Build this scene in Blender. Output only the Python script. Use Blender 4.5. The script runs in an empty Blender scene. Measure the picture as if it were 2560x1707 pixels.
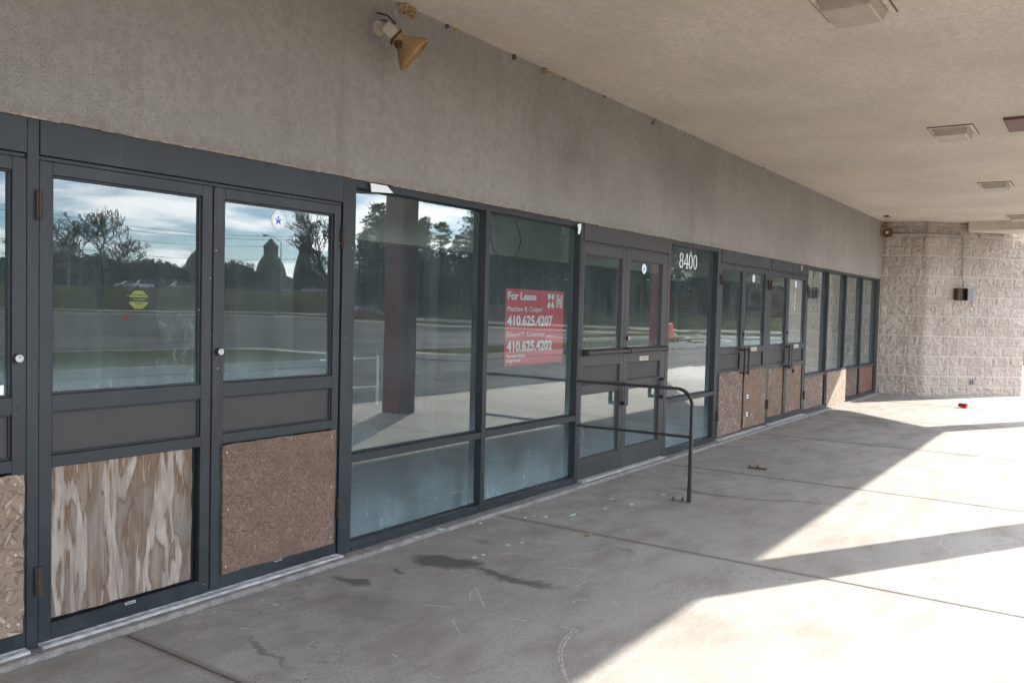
import bpy, math, random
from mathutils import Vector, Matrix, noise
R = math.radians
sc = bpy.context.scene
random.seed(7)

# ---------------------------------------------------------------- camera
CAM = Vector((0.0, -3.7967, 1.57))
FW = Vector((0.82233132, 0.56760094, -0.04000457))
RT = Vector((0.5687028, -0.82216111, 0.02506482))
UP = Vector((0.01866339, 0.0433623, 0.99888507))
FPX = 2143.389                      # focal length in photograph pixels (2560 wide)
cd = bpy.data.cameras.new('camera')
cam = bpy.data.objects.new('camera', cd)
sc.collection.objects.link(cam)
sc.camera = cam
cd.sensor_width = 36.0
cd.lens = FPX / 2560 * 36
cd.clip_start = 0.05
cd.clip_end = 3000
cam.matrix_world = Matrix(((RT.x, UP.x, -FW.x, CAM.x), (RT.y, UP.y, -FW.y, CAM.y), (RT.z, UP.z, -FW.z, CAM.z), (0, 0, 0, 1)))

# ---------------------------------------------------------------- light
SUN_AZ, SUN_EL = R(-29.0), R(28.8)
SDIR = Vector((math.cos(SUN_AZ) * math.cos(SUN_EL), math.sin(SUN_AZ) * math.cos(SUN_EL), math.sin(SUN_EL)))
sl = bpy.data.lights.new('sun', 'SUN')
sl.energy = 3.8
sl.angle = R(0.55)
sl.color = (1.0, 0.925, 0.83)
so = bpy.data.objects.new('sun', sl)
sc.collection.objects.link(so)
so.rotation_euler = (-SDIR).to_track_quat('-Z', 'Y').to_euler()
so.location = (8, -8, 12)

world = bpy.data.worlds.new('World')
sc.world = world
world.use_nodes = True
wn, wl = world.node_tree.nodes, world.node_tree.links
wn.clear()
sky = wn.new('ShaderNodeTexSky')
sky.sky_type = 'NISHITA'
sky.sun_disc = False
sky.sun_elevation = SUN_EL
sky.sun_rotation = math.pi / 2 - SUN_AZ
sky.air_density = 0.8
sky.dust_density = 0.05
sky.ozone_density = 3.0
CLOUD = 18.5
tc = wn.new('ShaderNodeTexCoord')
sep = wn.new('ShaderNodeSeparateXYZ')
wl.new(tc.outputs['Generated'], sep.inputs[0])
def wm(op, a, b=None, c=None):
    n = wn.new('ShaderNodeMath'); n.operation = op
    for i, v in enumerate((a, b, c)):
        if v is None: continue
        if isinstance(v, (int, float)): n.inputs[i].default_value = v
        else: wl.new(v, n.inputs[i])
    return n.outputs[0]
zz = wm('ADD', wm('MAXIMUM', sep.outputs[2], 0.0), 0.10)
cb = wn.new('ShaderNodeCombineXYZ')
wl.new(wm('DIVIDE', sep.outputs[0], zz), cb.inputs[0])
wl.new(wm('DIVIDE', sep.outputs[1], zz), cb.inputs[1])
cn = wn.new('ShaderNodeTexNoise')
cn.inputs['Scale'].default_value = 0.9
cn.inputs['Detail'].default_value = 8
cn.inputs['Roughness'].default_value = 0.56
wl.new(cb.outputs[0], cn.inputs['Vector'])
cr = wn.new('ShaderNodeMapRange'); cr.interpolation_type = 'SMOOTHSTEP'
cr.inputs['From Min'].default_value = 0.42
cr.inputs['From Max'].default_value = 0.60
cr.inputs['To Max'].default_value = 0.85
wl.new(cn.outputs[0], cr.inputs['Value'])
mx = wn.new('ShaderNodeMixRGB')
wl.new(cr.outputs[0], mx.inputs[0])
wl.new(sky.outputs[0], mx.inputs[1])
mx.inputs[2].default_value = (CLOUD, CLOUD, CLOUD*1.02, 1)
bg = wn.new('ShaderNodeBackground')
bg.inputs['Strength'].default_value = 0.135
wl.new(mx.outputs[0], bg.inputs['Color'])
wo = wn.new('ShaderNodeOutputWorld')
wl.new(bg.outputs[0], wo.inputs['Surface'])

sc.view_settings.view_transform = 'Standard'
sc.view_settings.look = 'None'
sc.view_settings.exposure = 1.90
sc.view_settings.gamma = 1.0
sc.render.engine = 'CYCLES'
sc.cycles.use_denoising = True
sc.cycles.max_bounces = 10
sc.cycles.diffuse_bounces = 5
sc.cycles.glossy_bounces = 4
sc.cycles.transparent_max_bounces = 24
sc.cycles.sample_clamp_indirect = 6

# ---------------------------------------------------------------- helpers
class MB:
    def __init__(s): s.v = []; s.f = []; s.m = []; s.mi = 0
    def add(s, vs, fs):
        o = len(s.v); s.v += [tuple(v) for v in vs]; s.f += [tuple(i + o for i in f) for f in fs]; s.m += [s.mi] * len(fs); return s
    def box(s, x0, x1, y0, y1, z0, z1):
        return s.add([(x0,y0,z0),(x1,y0,z0),(x1,y1,z0),(x0,y1,z0),(x0,y0,z1),(x1,y0,z1),(x1,y1,z1),(x0,y1,z1)],
                     [(0,3,2,1),(4,5,6,7),(0,1,5,4),(1,2,6,5),(2,3,7,6),(3,0,4,7)])
    def prism(s, poly, z0, z1):          # poly counter-clockwise
        n = len(poly)
        return s.add([(x,y,z0) for x,y in poly] + [(x,y,z1) for x,y in poly],
                     [tuple(range(n-1,-1,-1)), tuple(range(n,2*n))] + [(i,(i+1)%n,n+(i+1)%n,n+i) for i in range(n)])
    def prism_xz(s, poly, y0, y1):       # poly in x,z seen from -y, counter-clockwise
        n = len(poly)
        return s.add([(x,y0,z) for x,z in poly] + [(x,y1,z) for x,z in poly],
                     [tuple(range(n)), tuple(range(2*n-1,n-1,-1))] + [((i+1)%n,i,n+i,n+(i+1)%n) for i in range(n)])
    def tube(s, pts, r, n=8, cap=True, sq=False):
        pts = [Vector(p) for p in pts]; rs = r if isinstance(r, (list, tuple)) else [r]*len(pts)
        prev = None; rings = []
        for i, p in enumerate(pts):
            a = pts[max(i-1,0)]; b = pts[min(i+1,len(pts)-1)]
            t = (b-a).normalized()
            if prev is None:
                u = Vector((0,0,1)).cross(t)
                if u.length < 1e-3: u = Vector((0,1,0)).cross(t)
                if u.length < 1e-3: u = Vector((1,0,0))
            else: u = prev - t*prev.dot(t)
            u.normalize(); prev = u; w = t.cross(u)
            off = math.pi/4 if sq else 0
            rings.append([p + (u*math.cos(off+2*math.pi*k/n) + w*math.sin(off+2*math.pi*k/n))*rs[i] for k in range(n)])
        vs = [q for g in rings for q in g]; fs = []
        for i in range(len(pts)-1):
            for k in range(n):
                fs.append((i*n+k, i*n+(k+1)%n, (i+1)*n+(k+1)%n, (i+1)*n+k))
        if cap: fs += [tuple(range(n-1,-1,-1)), tuple((len(pts)-1)*n+k for k in range(n))]
        return s.add(vs, fs)
    def lathe(s, prof, o=(0,0,0), ax=(0,0,1), n=24):   # prof: (radius, along)
        ax = Vector(ax).normalized(); o = Vector(o)
        u = ax.orthogonal().normalized(); w = ax.cross(u)
        vs = [o + ax*h + (u*math.cos(2*math.pi*k/n) + w*math.sin(2*math.pi*k/n))*max(r,1e-4) for r,h in prof for k in range(n)]
        fs = [(i*n+k, i*n+(k+1)%n, (i+1)*n+(k+1)%n, (i+1)*n+k) for i in range(len(prof)-1) for k in range(n)]
        fs += [tuple(range(n-1,-1,-1)), tuple((len(prof)-1)*n+k for k in range(n))]
        return s.add(vs, fs)
    def build(s, name, mat, parent=None, bevel=0, smooth=False, loc=None, seg=1):
        me = bpy.data.meshes.new(name)
        me.from_pydata(s.v, [], s.f)
        for m in (mat if isinstance(mat, (list, tuple)) else [mat]): me.materials.append(m)
        if any(s.m): me.polygons.foreach_set('material_index', s.m)
        if smooth: me.polygons.foreach_set('use_smooth', [True]*len(me.polygons))
        me.update()
        o = bpy.data.objects.new(name, me)
        sc.collection.objects.link(o)
        if bevel:
            b = o.modifiers.new('bevel', 'BEVEL'); b.width = bevel; b.segments = seg; b.limit_method = 'ANGLE'; b.angle_limit = R(40)
        if parent: o.parent = parent
        if loc: o.location = loc
        return o
def tag(o, label=None, cat=None, group=None, kind=None):
    if label: o['label'] = label
    if cat: o['category'] = cat
    if group: o['group'] = group
    if kind: o['kind'] = kind
    return o
def empty(name, loc=(0,0,0), rz=0, label=None, cat=None, group=None):
    o = bpy.data.objects.new(name, None); sc.collection.objects.link(o)
    o.empty_display_size = 0.2
    o.location = loc; o.rotation_euler = (0,0,rz)
    return tag(o, label, cat, group)
def copy_tree(o, parent=None):
    c = o.copy(); sc.collection.objects.link(c)
    if parent: c.parent = parent
    for ch in list(o.children): copy_tree(ch, c)
    return c
def ray(u, v): return FW + RT*((u-1280)/FPX) - UP*((v-853.5)/FPX)
def on_y(u, v, y):
    d = ray(u, v); return CAM + d*((y-CAM.y)/d.y)
def on_z(u, v, z):
    d = ray(u, v); return CAM + d*((z-CAM.z)/d.z)
def mirror_at(u, v, Y):              # a thing seen in the glass at pixel u, v that stands |Y| metres out from the shop front
    d = ray(u, v); p = CAM + d*((Y-CAM.y)/d.y); return Vector((p.x, -Y, p.z))

# ---------------------------------------------------------------- materials
class NT:
    def __init__(s, name):
        s.mat = bpy.data.materials.new(name); s.mat.use_nodes = True
        s.n = s.mat.node_tree.nodes; s.l = s.mat.node_tree.links
        s.bsdf = s.n['Principled BSDF']; s.out = s.n['Material Output']
    def set(s, sock, v):
        if v is None: return
        if isinstance(v, bpy.types.NodeSocket): s.l.new(v, sock)
        elif isinstance(v, (tuple, list)) and len(v) == 3 and sock.type == 'RGBA': sock.default_value = (*v, 1)
        else: sock.default_value = v
    def node(s, t, out=0, props=None, **kw):
        n = s.n.new(t)
        for k, v in (props or {}).items(): setattr(n, k, v)
        for k, v in kw.items():
            s.set(n.inputs[int(k[1:])] if k[0] == '_' and k[1:].isdigit() else n.inputs[k.replace('_', ' ')], v)
        return n.outputs[out]
    def pos(s): return s.node('ShaderNodeTexCoord', 3)
    def wpos(s): return s.node('ShaderNodeNewGeometry', 0)
    def map(s, vec, scale=(1,1,1), rot=(0,0,0), loc=(0,0,0)):
        return s.node('ShaderNodeMapping', Vector=vec, Scale=scale, Rotation=rot, Location=loc)
    def noise(s, vec, scale=5, detail=4, rough=0.55, dist=0.0, out=0):
        return s.node('ShaderNodeTexNoise', out, Vector=vec, Scale=scale, Detail=detail, Roughness=rough, Distortion=dist)
    def voro(s, vec, scale=5, out=0, feat='F1', rnd=1.0):
        return s.node('ShaderNodeTexVoronoi', out, props={'feature': feat}, Vector=vec, Scale=scale, Randomness=rnd)
    def math(s, op, a, b=None, c=None, clamp=False):
        n = s.n.new('ShaderNodeMath'); n.operation = op; n.use_clamp = clamp
        for i, v in enumerate((a, b, c)): s.set(n.inputs[i], v)
        return n.outputs[0]
    def rng(s, v, a, b, c=0.0, d=1.0, smooth=True):
        n = s.n.new('ShaderNodeMapRange'); n.interpolation_type = 'SMOOTHSTEP' if smooth else 'LINEAR'
        for k, x in zip(('Value','From Min','From Max','To Min','To Max'), (v,a,b,c,d)): s.set(n.inputs[k], x)
        return n.outputs[0]
    def mix(s, f, a, b, mode='MIX'):
        n = s.n.new('ShaderNodeMixRGB'); n.blend_type = mode
        s.set(n.inputs[0], f); s.set(n.inputs[1], a); s.set(n.inputs[2], b)
        return n.outputs[0]
    def ramp(s, f, stops):
        n = s.n.new('ShaderNodeValToRGB'); e = n.color_ramp.elements
        while len(e) < len(stops): e.new(0.5)
        for i, (p, c) in enumerate(stops): e[i].position = p; e[i].color = (*c, 1)
        s.set(n.inputs[0], f); return n.outputs[0]
    def bump(s, h, dist=0.01, strength=1.0, normal=None):
        n = s.n.new('ShaderNodeBump'); s.set(n.inputs['Height'], h); n.inputs['Distance'].default_value = dist
        n.inputs['Strength'].default_value = strength
        if normal is not None: s.set(n.inputs['Normal'], normal)
        return n.outputs[0]
    def sepx(s, v):
        n = s.n.new('ShaderNodeSeparateXYZ'); s.set(n.inputs[0], v); return n.outputs
    def blob(s, vec, cx, cy, rx, ry, rot=0.0, wob=0.35, nz=None, soft=0.5, warp=None):
        # soft-edged irregular patch in the xy plane
        c, sn = math.cos(rot), math.sin(rot)
        sp = s.sepx(vec) if warp is None else s.sepx(warp)
        dx = s.math('SUBTRACT', sp[0], cx); dy = s.math('SUBTRACT', sp[1], cy)
        a = s.math('DIVIDE', s.math('ADD', s.math('MULTIPLY', dx, c), s.math('MULTIPLY', dy, sn)), rx)
        b = s.math('DIVIDE', s.math('SUBTRACT', s.math('MULTIPLY', dy, c), s.math('MULTIPLY', dx, sn)), ry)
        r = s.math('SQRT', s.math('ADD', s.math('MULTIPLY', a, a), s.math('MULTIPLY', b, b)))
        if nz is not None: r = s.math('ADD', r, s.math('MULTIPLY', s.math('SUBTRACT', nz, 0.5), wob*4))
        return s.rng(r, 1.0-soft, 1.0, 1.0, 0.0)
    def done(s, color=None, rough=None, normal=None, **kw):
        if color is not None: s.set(s.bsdf.inputs['Base Color'], color)
        if rough is not None: s.set(s.bsdf.inputs['Roughness'], rough)
        if normal is not None: s.set(s.bsdf.inputs['Normal'], normal)
        for k, v in kw.items(): s.set(s.bsdf.inputs[k.replace('_', ' ')], v)
        return s.mat

def simple(name, col, rough=0.6, metal=0.0, var=0.12, scale=12, bump=0.0):
    t = NT(name); p = t.pos()
    n = t.noise(p, scale, 5, 0.6)
    c = t.mix(t.rng(n, 0.3, 0.7), tuple(x*(1-var) for x in col), tuple(min(1, x*(1+var)) for x in col))
    nm = t.bump(t.noise(p, scale*6, 3), bump) if bump else None
    return t.done(c, t.rng(n, 0.2, 0.8, max(0, rough-0.08), min(1, rough+0.08)), nm, Metallic=metal)

def mat_stucco(name, base, ceiling=False):
    t = NT(name); p = t.wpos()
    fine = t.noise(p, 95, 4, 0.7)
    mid = t.noise(p, 22, 5, 0.6)
    big = t.noise(p, 0.9, 4, 0.55)
    c = t.mix(t.rng(big, 0.3, 0.7), tuple(x*0.90 for x in base), tuple(x*1.08 for x in base))
    c = t.mix(t.rng(mid, 0.38, 0.62, 0, 0.45), c, tuple(x*0.76 for x in base))
    pits = t.rng(t.noise(t.map(p, (1,1,1), (0.4,0.2,0.3)), 190, 2, 0.5, 1.2), 0.57, 0.68)
    c = t.mix(t.math('MULTIPLY', pits, 0.50), c, tuple(x*0.38 for x in base))
    if not ceiling:
        st = t.noise(t.map(p, (3.2, 3.2, 0.22)), 1.6, 5, 0.6)
        c = t.mix(t.rng(st, 0.52, 0.75, 0, 0.34), c, (0.17, 0.135, 0.11))
        vz = t.sepx(p)
        cbn = t.node('ShaderNodeCombineXYZ', X=vz[0], Y=vz[2])
        nz = t.noise(t.map(cbn, (1,0.6,1)), 2.6, 5, 0.6)
        for cx, cz, rx, rz, k in ((6.3, 2.85, 0.75, 0.42, 0.33), (5.6, 3.0, 0.5, 0.35, 0.12), (8.9, 3.0, 1.3, 0.5, 0.22), (0.9, 3.0, 1.2, 0.5, 0.15), (12.5, 2.7, 1.5, 0.6, 0.16)):
            c = t.mix(t.math('MULTIPLY', t.blob(cbn, cx, cz, rx, rz, 0, 0.5, nz, 0.9), k), c, (0.10, 0.075, 0.06))
        lo = t.rng(vz[2], 2.324, 2.42, 1, 0)
        c = t.mix(t.math('MULTIPLY', lo, t.rng(mid, 0.35, 0.6, 0.08, 0.35)), c, (0.20, 0.16, 0.13))
    else:
        st = t.noise(t.map(p, (0.5, 2.5, 1), (0,0,0.15)), 1.4, 6, 0.65)
        c = t.mix(t.rng(st, 0.50, 0.75, 0, 0.30), c, tuple(x*v for x, v in zip(base, (0.72, 0.70, 0.66))))
        warm = t.noise(p, 0.7, 2)
        c = t.mix(t.rng(warm, 0.45, 0.65, 0, 0.25), c, tuple(x*v for x, v in zip(base, (1.02, 0.93, 0.84))))
    h = t.math('ADD', t.math('MULTIPLY', fine, 0.6), t.math('SUBTRACT', mid, t.math('MULTIPLY', pits, 0.5)))
    return t.done(c, 0.93, t.bump(h, 0.006 if ceiling else 0.0045, 0.9))

def mat_concrete():
    t = NT('sidewalk_concrete'); p = t.wpos()
    big = t.noise(p, 0.55, 5, 0.6)
    mid = t.noise(t.map(p, (1, 2.2, 1), (0,0,0.1)), 1.7, 7, 0.65)
    fine = t.noise(p, 60, 5, 0.7)
    grain = t.noise(p, 260, 2, 0.6)
    c = t.mix(t.rng(big, 0.3, 0.7), (0.385, 0.365, 0.335), (0.455, 0.44, 0.41))
    c = t.mix(t.rng(mid, 0.42, 0.70, 0, 0.62), c, (0.235, 0.21, 0.18))
    c = t.mix(t.rng(fine, 0.35, 0.7, 0, 0.55), c, (0.25, 0.225, 0.195))
    c = t.mix(t.rng(grain, 0.60, 0.75, 0, 0.5), c, (0.15, 0.13, 0.11))
    c = t.mix(t.rng(grain, 0.25, 0.40, 0.30, 0), c, (0.60, 0.57, 0.52))
    nz = t.noise(p, 4.5, 6, 0.65)
    wv = t.node('ShaderNodeVectorMath', props={'operation': 'SUBTRACT'}, _0=t.noise(p, 3.0, 5, 0.6, 0.0, 1), _1=(0.5, 0.5, 0.5))
    wp = t.node('ShaderNodeVectorMath', props={'operation': 'MULTIPLY_ADD'}, _0=wv, _1=(0.45, 0.45, 0), _2=p)
    for cx, cy, rx, ry, rot, k, w in STAINS:
        c = t.mix(t.math('MULTIPLY', t.blob(p, cx, cy, rx, ry, rot, w, nz, 0.55, wp), k), c, (0.075, 0.07, 0.068))
    # greyer and darker towards the shop front, broken up by noise
    sp = t.sepx(p)
    gr = t.math('MULTIPLY', t.rng(sp[1], -2.3, -0.05, 0, 1, False), t.rng(nz, 0.3, 0.65, 0.25, 0.9))
    c = t.mix(t.math('MULTIPLY', gr, 0.50), c, (0.14, 0.135, 0.13))
    # dirt along the joints
    for jx in JOINTS:
        d = t.math('ABSOLUTE', t.math('SUBTRACT', t.math('ADD', sp[0], t.math('MULTIPLY', t.math('SUBTRACT', fine, 0.5), 0.03)), jx))
        c = t.mix(t.rng(d, 0.004, 0.05, 0.55, 0), c, (0.12, 0.095, 0.08))
    gum = t.voro(t.map(p, loc=(9.1, 4.2, 0)), 1.6, 0)
    c = t.mix(t.math('MULTIPLY', t.rng(t.math('ADD', gum, t.math('MULTIPLY', fine, 0.02)), 0.05, 0.065, 1, 0), 0.35), c, (0.12, 0.11, 0.10))
    crk = t.voro(t.node('ShaderNodeVectorMath', props={'operation': 'MULTIPLY_ADD'}, _0=wv, _1=(1.2, 1.2, 0), _2=p), 0.55, 0, 'DISTANCE_TO_EDGE')
    c = t.mix(t.math('MULTIPLY', t.rng(crk, 0.0, 0.004, 0.55, 0), t.rng(big, 0.50, 0.56)), c, (0.10, 0.09, 0.08))
    speck = t.voro(p, 5.5, 0); sr = t.noise(p, 8, 2)
    c = t.mix(t.math('MULTIPLY', t.rng(speck, 0.03, 0.06, 1, 0), t.rng(sr, 0.55, 0.6, 0, 0.55)), c, (0.08, 0.07, 0.06))
    sm = t.voro(t.map(p, loc=(3.3, 1.7, 0)), 4.0, 0)
    c = t.mix(t.math('MULTIPLY', t.rng(sm, 0.02, 0.035, 1, 0), 0.6), c, (0.75, 0.74, 0.72))
    h = t.math('ADD', fine, t.math('MULTIPLY', grain, 0.7))
    return t.done(c, 0.92, t.bump(h, 0.0022, 0.7), Specular_IOR_Level=0.2)

def mat_frame(name, base=(0.031, 0.035, 0.039), rough=0.42, chalk=0.5):
    t = NT(name); p = t.wpos()
    n = t.noise(p, 3.0, 5, 0.6)
    c = t.mix(t.rng(n, 0.3, 0.7), tuple(x*0.82 for x in base), tuple(x*1.25 for x in base))
    st = t.noise(t.map(p, (22, 22, 0.9)), 1.5, 5, 0.65)
    c = t.mix(t.rng(st, 0.55, 0.8, 0, 0.22*chalk*2), c, (0.15, 0.16, 0.165))
    sp = t.sepx(p)
    low = t.rng(sp[2], 0.0, 0.9, 0.16, 0.0)
    c = t.mix(t.math('MULTIPLY', low, t.rng(t.noise(p, 9, 5), 0.4, 0.7)), c, (0.19, 0.20, 0.21))
    c = t.mix(t.rng(sp[2], 0.25, 1.3, 0.6, 0.0), c, tuple(x*v for x, v in zip(base, (0.55, 0.72, 0.72))))
    wh = t.noise(t.map(p, (1.2, 1.2, 6)), 14, 6, 0.75)
    c = t.mix(t.rng(wh, 0.64, 0.76, 0, 0.45*chalk), c, (0.33, 0.35, 0.37))
    sp2 = t.voro(p, 9.0, 0)
    c = t.mix(t.rng(sp2, 0.03, 0.045, 0.7, 0), c, (0.42, 0.43, 0.44))
    return t.done(c, t.rng(n, 0.3, 0.7, rough-0.07, rough+0.10), t.bump(t.noise(p, 120, 3), 0.0003), Metallic=0.15, Specular_IOR_Level=0.38)

def mat_glass(name, dirt=1.0, door=False,  wav=0.00055, wscale=(1.3,1.3,1.3)):
    t = NT(name); p = t.wpos(); sp = t.sepx(p)
    geo = t.n.new('ShaderNodeNewGeometry')
    fr = t.node('ShaderNodeFresnel', IOR=1.52)
    refl = t.math('SUBTRACT', 1.0, t.math('POWER', t.math('SUBTRACT', 1.0, fr), 2.6))
    refl = t.math('MULTIPLY', refl, t.math('SUBTRACT', 1.0, geo.outputs['Backfacing']))
    nw = t.noise(t.map(p, wscale), 1.0, 2, 0.4)
    nm = t.bump(nw, wav*10, 0.1)
    gl = t.node('ShaderNodeBsdfGlossy', Color=(0.93, 0.97, 0.95), Roughness=0.0, Normal=nm)
    tr = t.node('ShaderNodeBsdfTransparent', Color=(0.79, 0.85, 0.84))
    df = t.node('ShaderNodeBsdfDiffuse', Color=(0.34, 0.46, 0.48))
    # dirt: runs, splashes low on the pane, a film overall
    run = t.noise(t.map(p, (26, 26, 1.6)), 1.0, 4, 0.55)
    cloud = t.noise(p, 2.2, 6, 0.65)
    low = t.math('ADD', t.math('MULTIPLY', t.rng(sp[2], 0.05, 0.55, 0.36, 0.10), t.rng(t.noise(p, 5.0, 6, 0.7), 0.3, 0.7, 0.8, 1.1)), t.math('MULTIPLY', t.rng(sp[2], 1.13, 1.34, 1, 0), t.rng(sp[2], 1.0, 1.10, 0, 0.30 if door else 0.0)))
    low = t.math('ADD', low, t.math('MULTIPLY', t.rng(sp[2], 0.60, 0.90, 1, 0), t.rng(sp[2], 0.58, 0.63, 0, 0.10)))
    film = t.math('MULTIPLY', t.math('ADD', low, 0.022), t.math('ADD', t.rng(run, 0.3, 0.75, 0.75, 1.12), t.rng(cloud, 0.35, 0.65, -0.25, 0.2)))
    spk = t.rng(t.voro(t.map(p, (1,1,0.7)), 26, 0), 0.05, 0.09, 0.5, 0)
    spk = t.math('MULTIPLY', spk, t.math('MAXIMUM', t.rng(t.noise(p, 3.5, 3), 0.55, 0.62), t.rng(sp[2], 0.50, 0.58, 0.8, 0)))
    scr = t.rng(t.noise(t.map(p, (90, 90, 4), (0, 0.3, 0)), 1.0, 3, 0.8), 0.70, 0.76, 0, 0.22)
    film = t.math('ADD', t.math('MULTIPLY', film, dirt), t.math('ADD', spk, t.math('MULTIPLY', scr, t.rng(sp[2], 0.1, 2.0, 1.0, 0.2))), clamp=True)
    film = t.math('MULTIPLY', film, t.math('SUBTRACT', 1.0, geo.outputs['Backfacing']))
    m1 = t.n.new('ShaderNodeMixShader'); t.set(m1.inputs[0], refl); t.set(m1.inputs[1], tr); t.set(m1.inputs[2], gl)
    m2 = t.n.new('ShaderNodeMixShader'); t.set(m2.inputs[0], film); t.set(m2.inputs[1], m1.outputs[0]); t.set(m2.inputs[2], df)
    t.l.new(m2.outputs[0], t.out.inputs['Surface'])
    return t.mat

def mat_plywood():
    t = NT('weathered_plywood'); p = t.wpos(); sp = t.sepx(p)
    jag = t.math('SUBTRACT', t.noise(t.map(p, (45, 1, 5)), 1.0, 4, 0.6), 0.5)
    n = t.noise(t.map(p, (6.5, 1, 1.15), loc=(4.3, 0, 5.1)), 1.5, 3, 0.5, 0.5)
    band = t.math('ADD', t.math('PINGPONG', t.math('MULTIPLY', n, 7.0), 1.0), t.math('MULTIPLY', jag, 1.0))
    n2 = t.noise(t.map(p, (11.0, 1, 1.5), loc=(1.3, 0, 2.1)), 1.5, 3, 0.5, 0.2)
    top = t.rng(sp[2], 0.45, 0.85, 0.0, 0.10)
    pale = t.rng(t.math('SUBTRACT', band, top), 0.42, 0.80)
    pale2 = t.rng(t.math('ADD', n2, t.math('MULTIPLY', jag, 0.14)), 0.50, 0.62)
    fine = t.noise(t.map(p, (80, 1, 2.5)), 2.0, 6, 0.7)
    blot = t.noise(t.map(p, (6, 1, 3)), 1.5, 5, 0.6)
    c = t.mix(t.rng(fine, 0.35, 0.65), (0.125, 0.088, 0.060), (0.185, 0.135, 0.096))
    c = t.mix(t.rng(blot, 0.42, 0.66, 0, 0.75), c, (0.185, 0.165, 0.145))
    c = t.mix(t.math('MULTIPLY', pale2, 0.45), c, (0.29, 0.245, 0.20))
    edge = t.math('MULTIPLY', t.rng(band, 0.36, 0.48), t.rng(band, 0.50, 0.62, 1, 0))
    c = t.mix(t.math('MULTIPLY', edge, 0.8), c, (0.12, 0.065, 0.035))
    c = t.mix(t.rng(sp[2], 0.60, 0.84, 0, 0.35), c, (0.19, 0.095, 0.045))
    c = t.mix(t.math('MULTIPLY', pale, t.rng(blot, 0.35, 0.65, 1.0, 0.35)), c, t.mix(t.rng(fine, 0.3, 0.7), (0.29, 0.25, 0.21), (0.43, 0.38, 0.33)))
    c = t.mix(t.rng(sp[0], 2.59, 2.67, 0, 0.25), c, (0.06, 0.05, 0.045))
    return t.done(c, 0.88, t.bump(fine, 0.0015, 0.5))

def mat_osb(name, dark, mid, lite, big=1.0, upright=False, seed=0.0):
    t = NT(name); p = t.wpos()
    acc = None; h = None
    angs = (0.2, 1.2, 2.2, 0.8, 2.8) if not upright else (1.35, 1.57, 1.75, 1.2, 1.6)
    for i, a in enumerate(angs):
        m = t.map(t.map(p, (1,1,1), (0, a, 0), (seed+i*3.7, 0, i*1.9)), (20/big, 1, 95/big))
        m = t.node('ShaderNodeVectorMath', props={'operation': 'ADD'}, _0=m, _1=t.math('MULTIPLY', t.noise(p, 9, 3), 0.35))
        col = t.voro(m, 1.0, 1)
        val = t.sepx(col)[0]
        sel = t.rng(t.sepx(col)[1], 1-1/(i+1)-0.03, 1-1/(i+1)+0.03) if i else 1.0
        cc = t.ramp(val, [(0.0, dark), (0.45, mid), (0.85, mid), (1.0, lite)])
        acc = cc if acc is None else t.mix(sel, acc, cc)
        h = val if h is None else t.mix(sel, h, val)
    blot = t.noise(p, 4, 4, 0.6)
    acc = t.mix(t.rng(blot, 0.42, 0.68, 0, 0.5), acc, tuple(x*0.62 for x in mid))
    big_ = t.noise(t.map(p, (7, 1, 2)), 1.0, 4, 0.6)
    acc = t.mix(t.rng(big_, 0.5, 0.7, 0, 0.4), acc, tuple(x*0.7 for x in mid))
    fib = t.noise(t.map(p, (40, 1, 40)), 4, 5, 0.7)
    acc = t.mix(t.rng(fib, 0.42, 0.7, 0, 0.5), acc, dark)
    return t.done(acc, 0.85, t.bump(t.math('ADD', h, fib), 0.0035, 0.6))

def mat_block():
    t = NT('split_face_block'); p = t.wpos()
    n = t.noise(p, 26, 6, 0.7); b = t.noise(p, 2.0, 4, 0.6); g = t.noise(p, 130, 3, 0.6)
    c = t.mix(t.rng(b, 0.3, 0.7), (0.40, 0.345, 0.298), (0.50, 0.44, 0.39))
    c = t.mix(t.rng(n, 0.38, 0.68, 0, 0.55), c, (0.225, 0.195, 0.168))
    c = t.mix(t.rng(g, 0.58, 0.70, 0, 0.6), c, (0.12, 0.095, 0.085))
    st = t.noise(t.map(p, (5, 5, 0.5)), 1.2, 4, 0.6)
    c = t.mix(t.rng(st, 0.55, 0.72, 0, 0.45), c, (0.20, 0.165, 0.15))
    at = t.node('ShaderNodeAttribute', 2, props={'attribute_name': 'mortar'})
    c = t.mix(at, c, t.mix(t.rng(n, 0.3, 0.7), (0.44, 0.40, 0.355), (0.56, 0.515, 0.46)))
    return t.done(c, 0.95, t.bump(t.math('ADD', n, g), 0.006, 0.8))

def mat_asphalt():
    t = NT('worn_asphalt'); p = t.wpos()
    b = t.noise(t.map(p, (0.6, 1.6, 1), (0,0,0.3)), 0.22, 6, 0.6); f = t.noise(p, 18, 5, 0.75)
    c = t.mix(t.rng(b, 0.38, 0.62), (0.028, 0.029, 0.030), (0.095, 0.092, 0.088))
    c = t.mix(t.rng(f, 0.45, 0.7, 0, 0.6), c, (0.13, 0.127, 0.12))
    pt = t.noise(t.map(p, (0.35, 1, 1)), 0.5, 3, 0.5)
    c = t.mix(t.rng(pt, 0.60, 0.62, 0, 0.5), c, (0.03, 0.03, 0.032))
    cr_ = t.voro(p, 0.35, 0, 'DISTANCE_TO_EDGE')
    c = t.mix(t.rng(cr_, 0.006, 0.02, 0.7, 0), c, (0.03, 0.03, 0.03))
    return t.done(c, 0.95, t.bump(f, 0.01, 0.5), Specular_IOR_Level=0.05)

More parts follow.
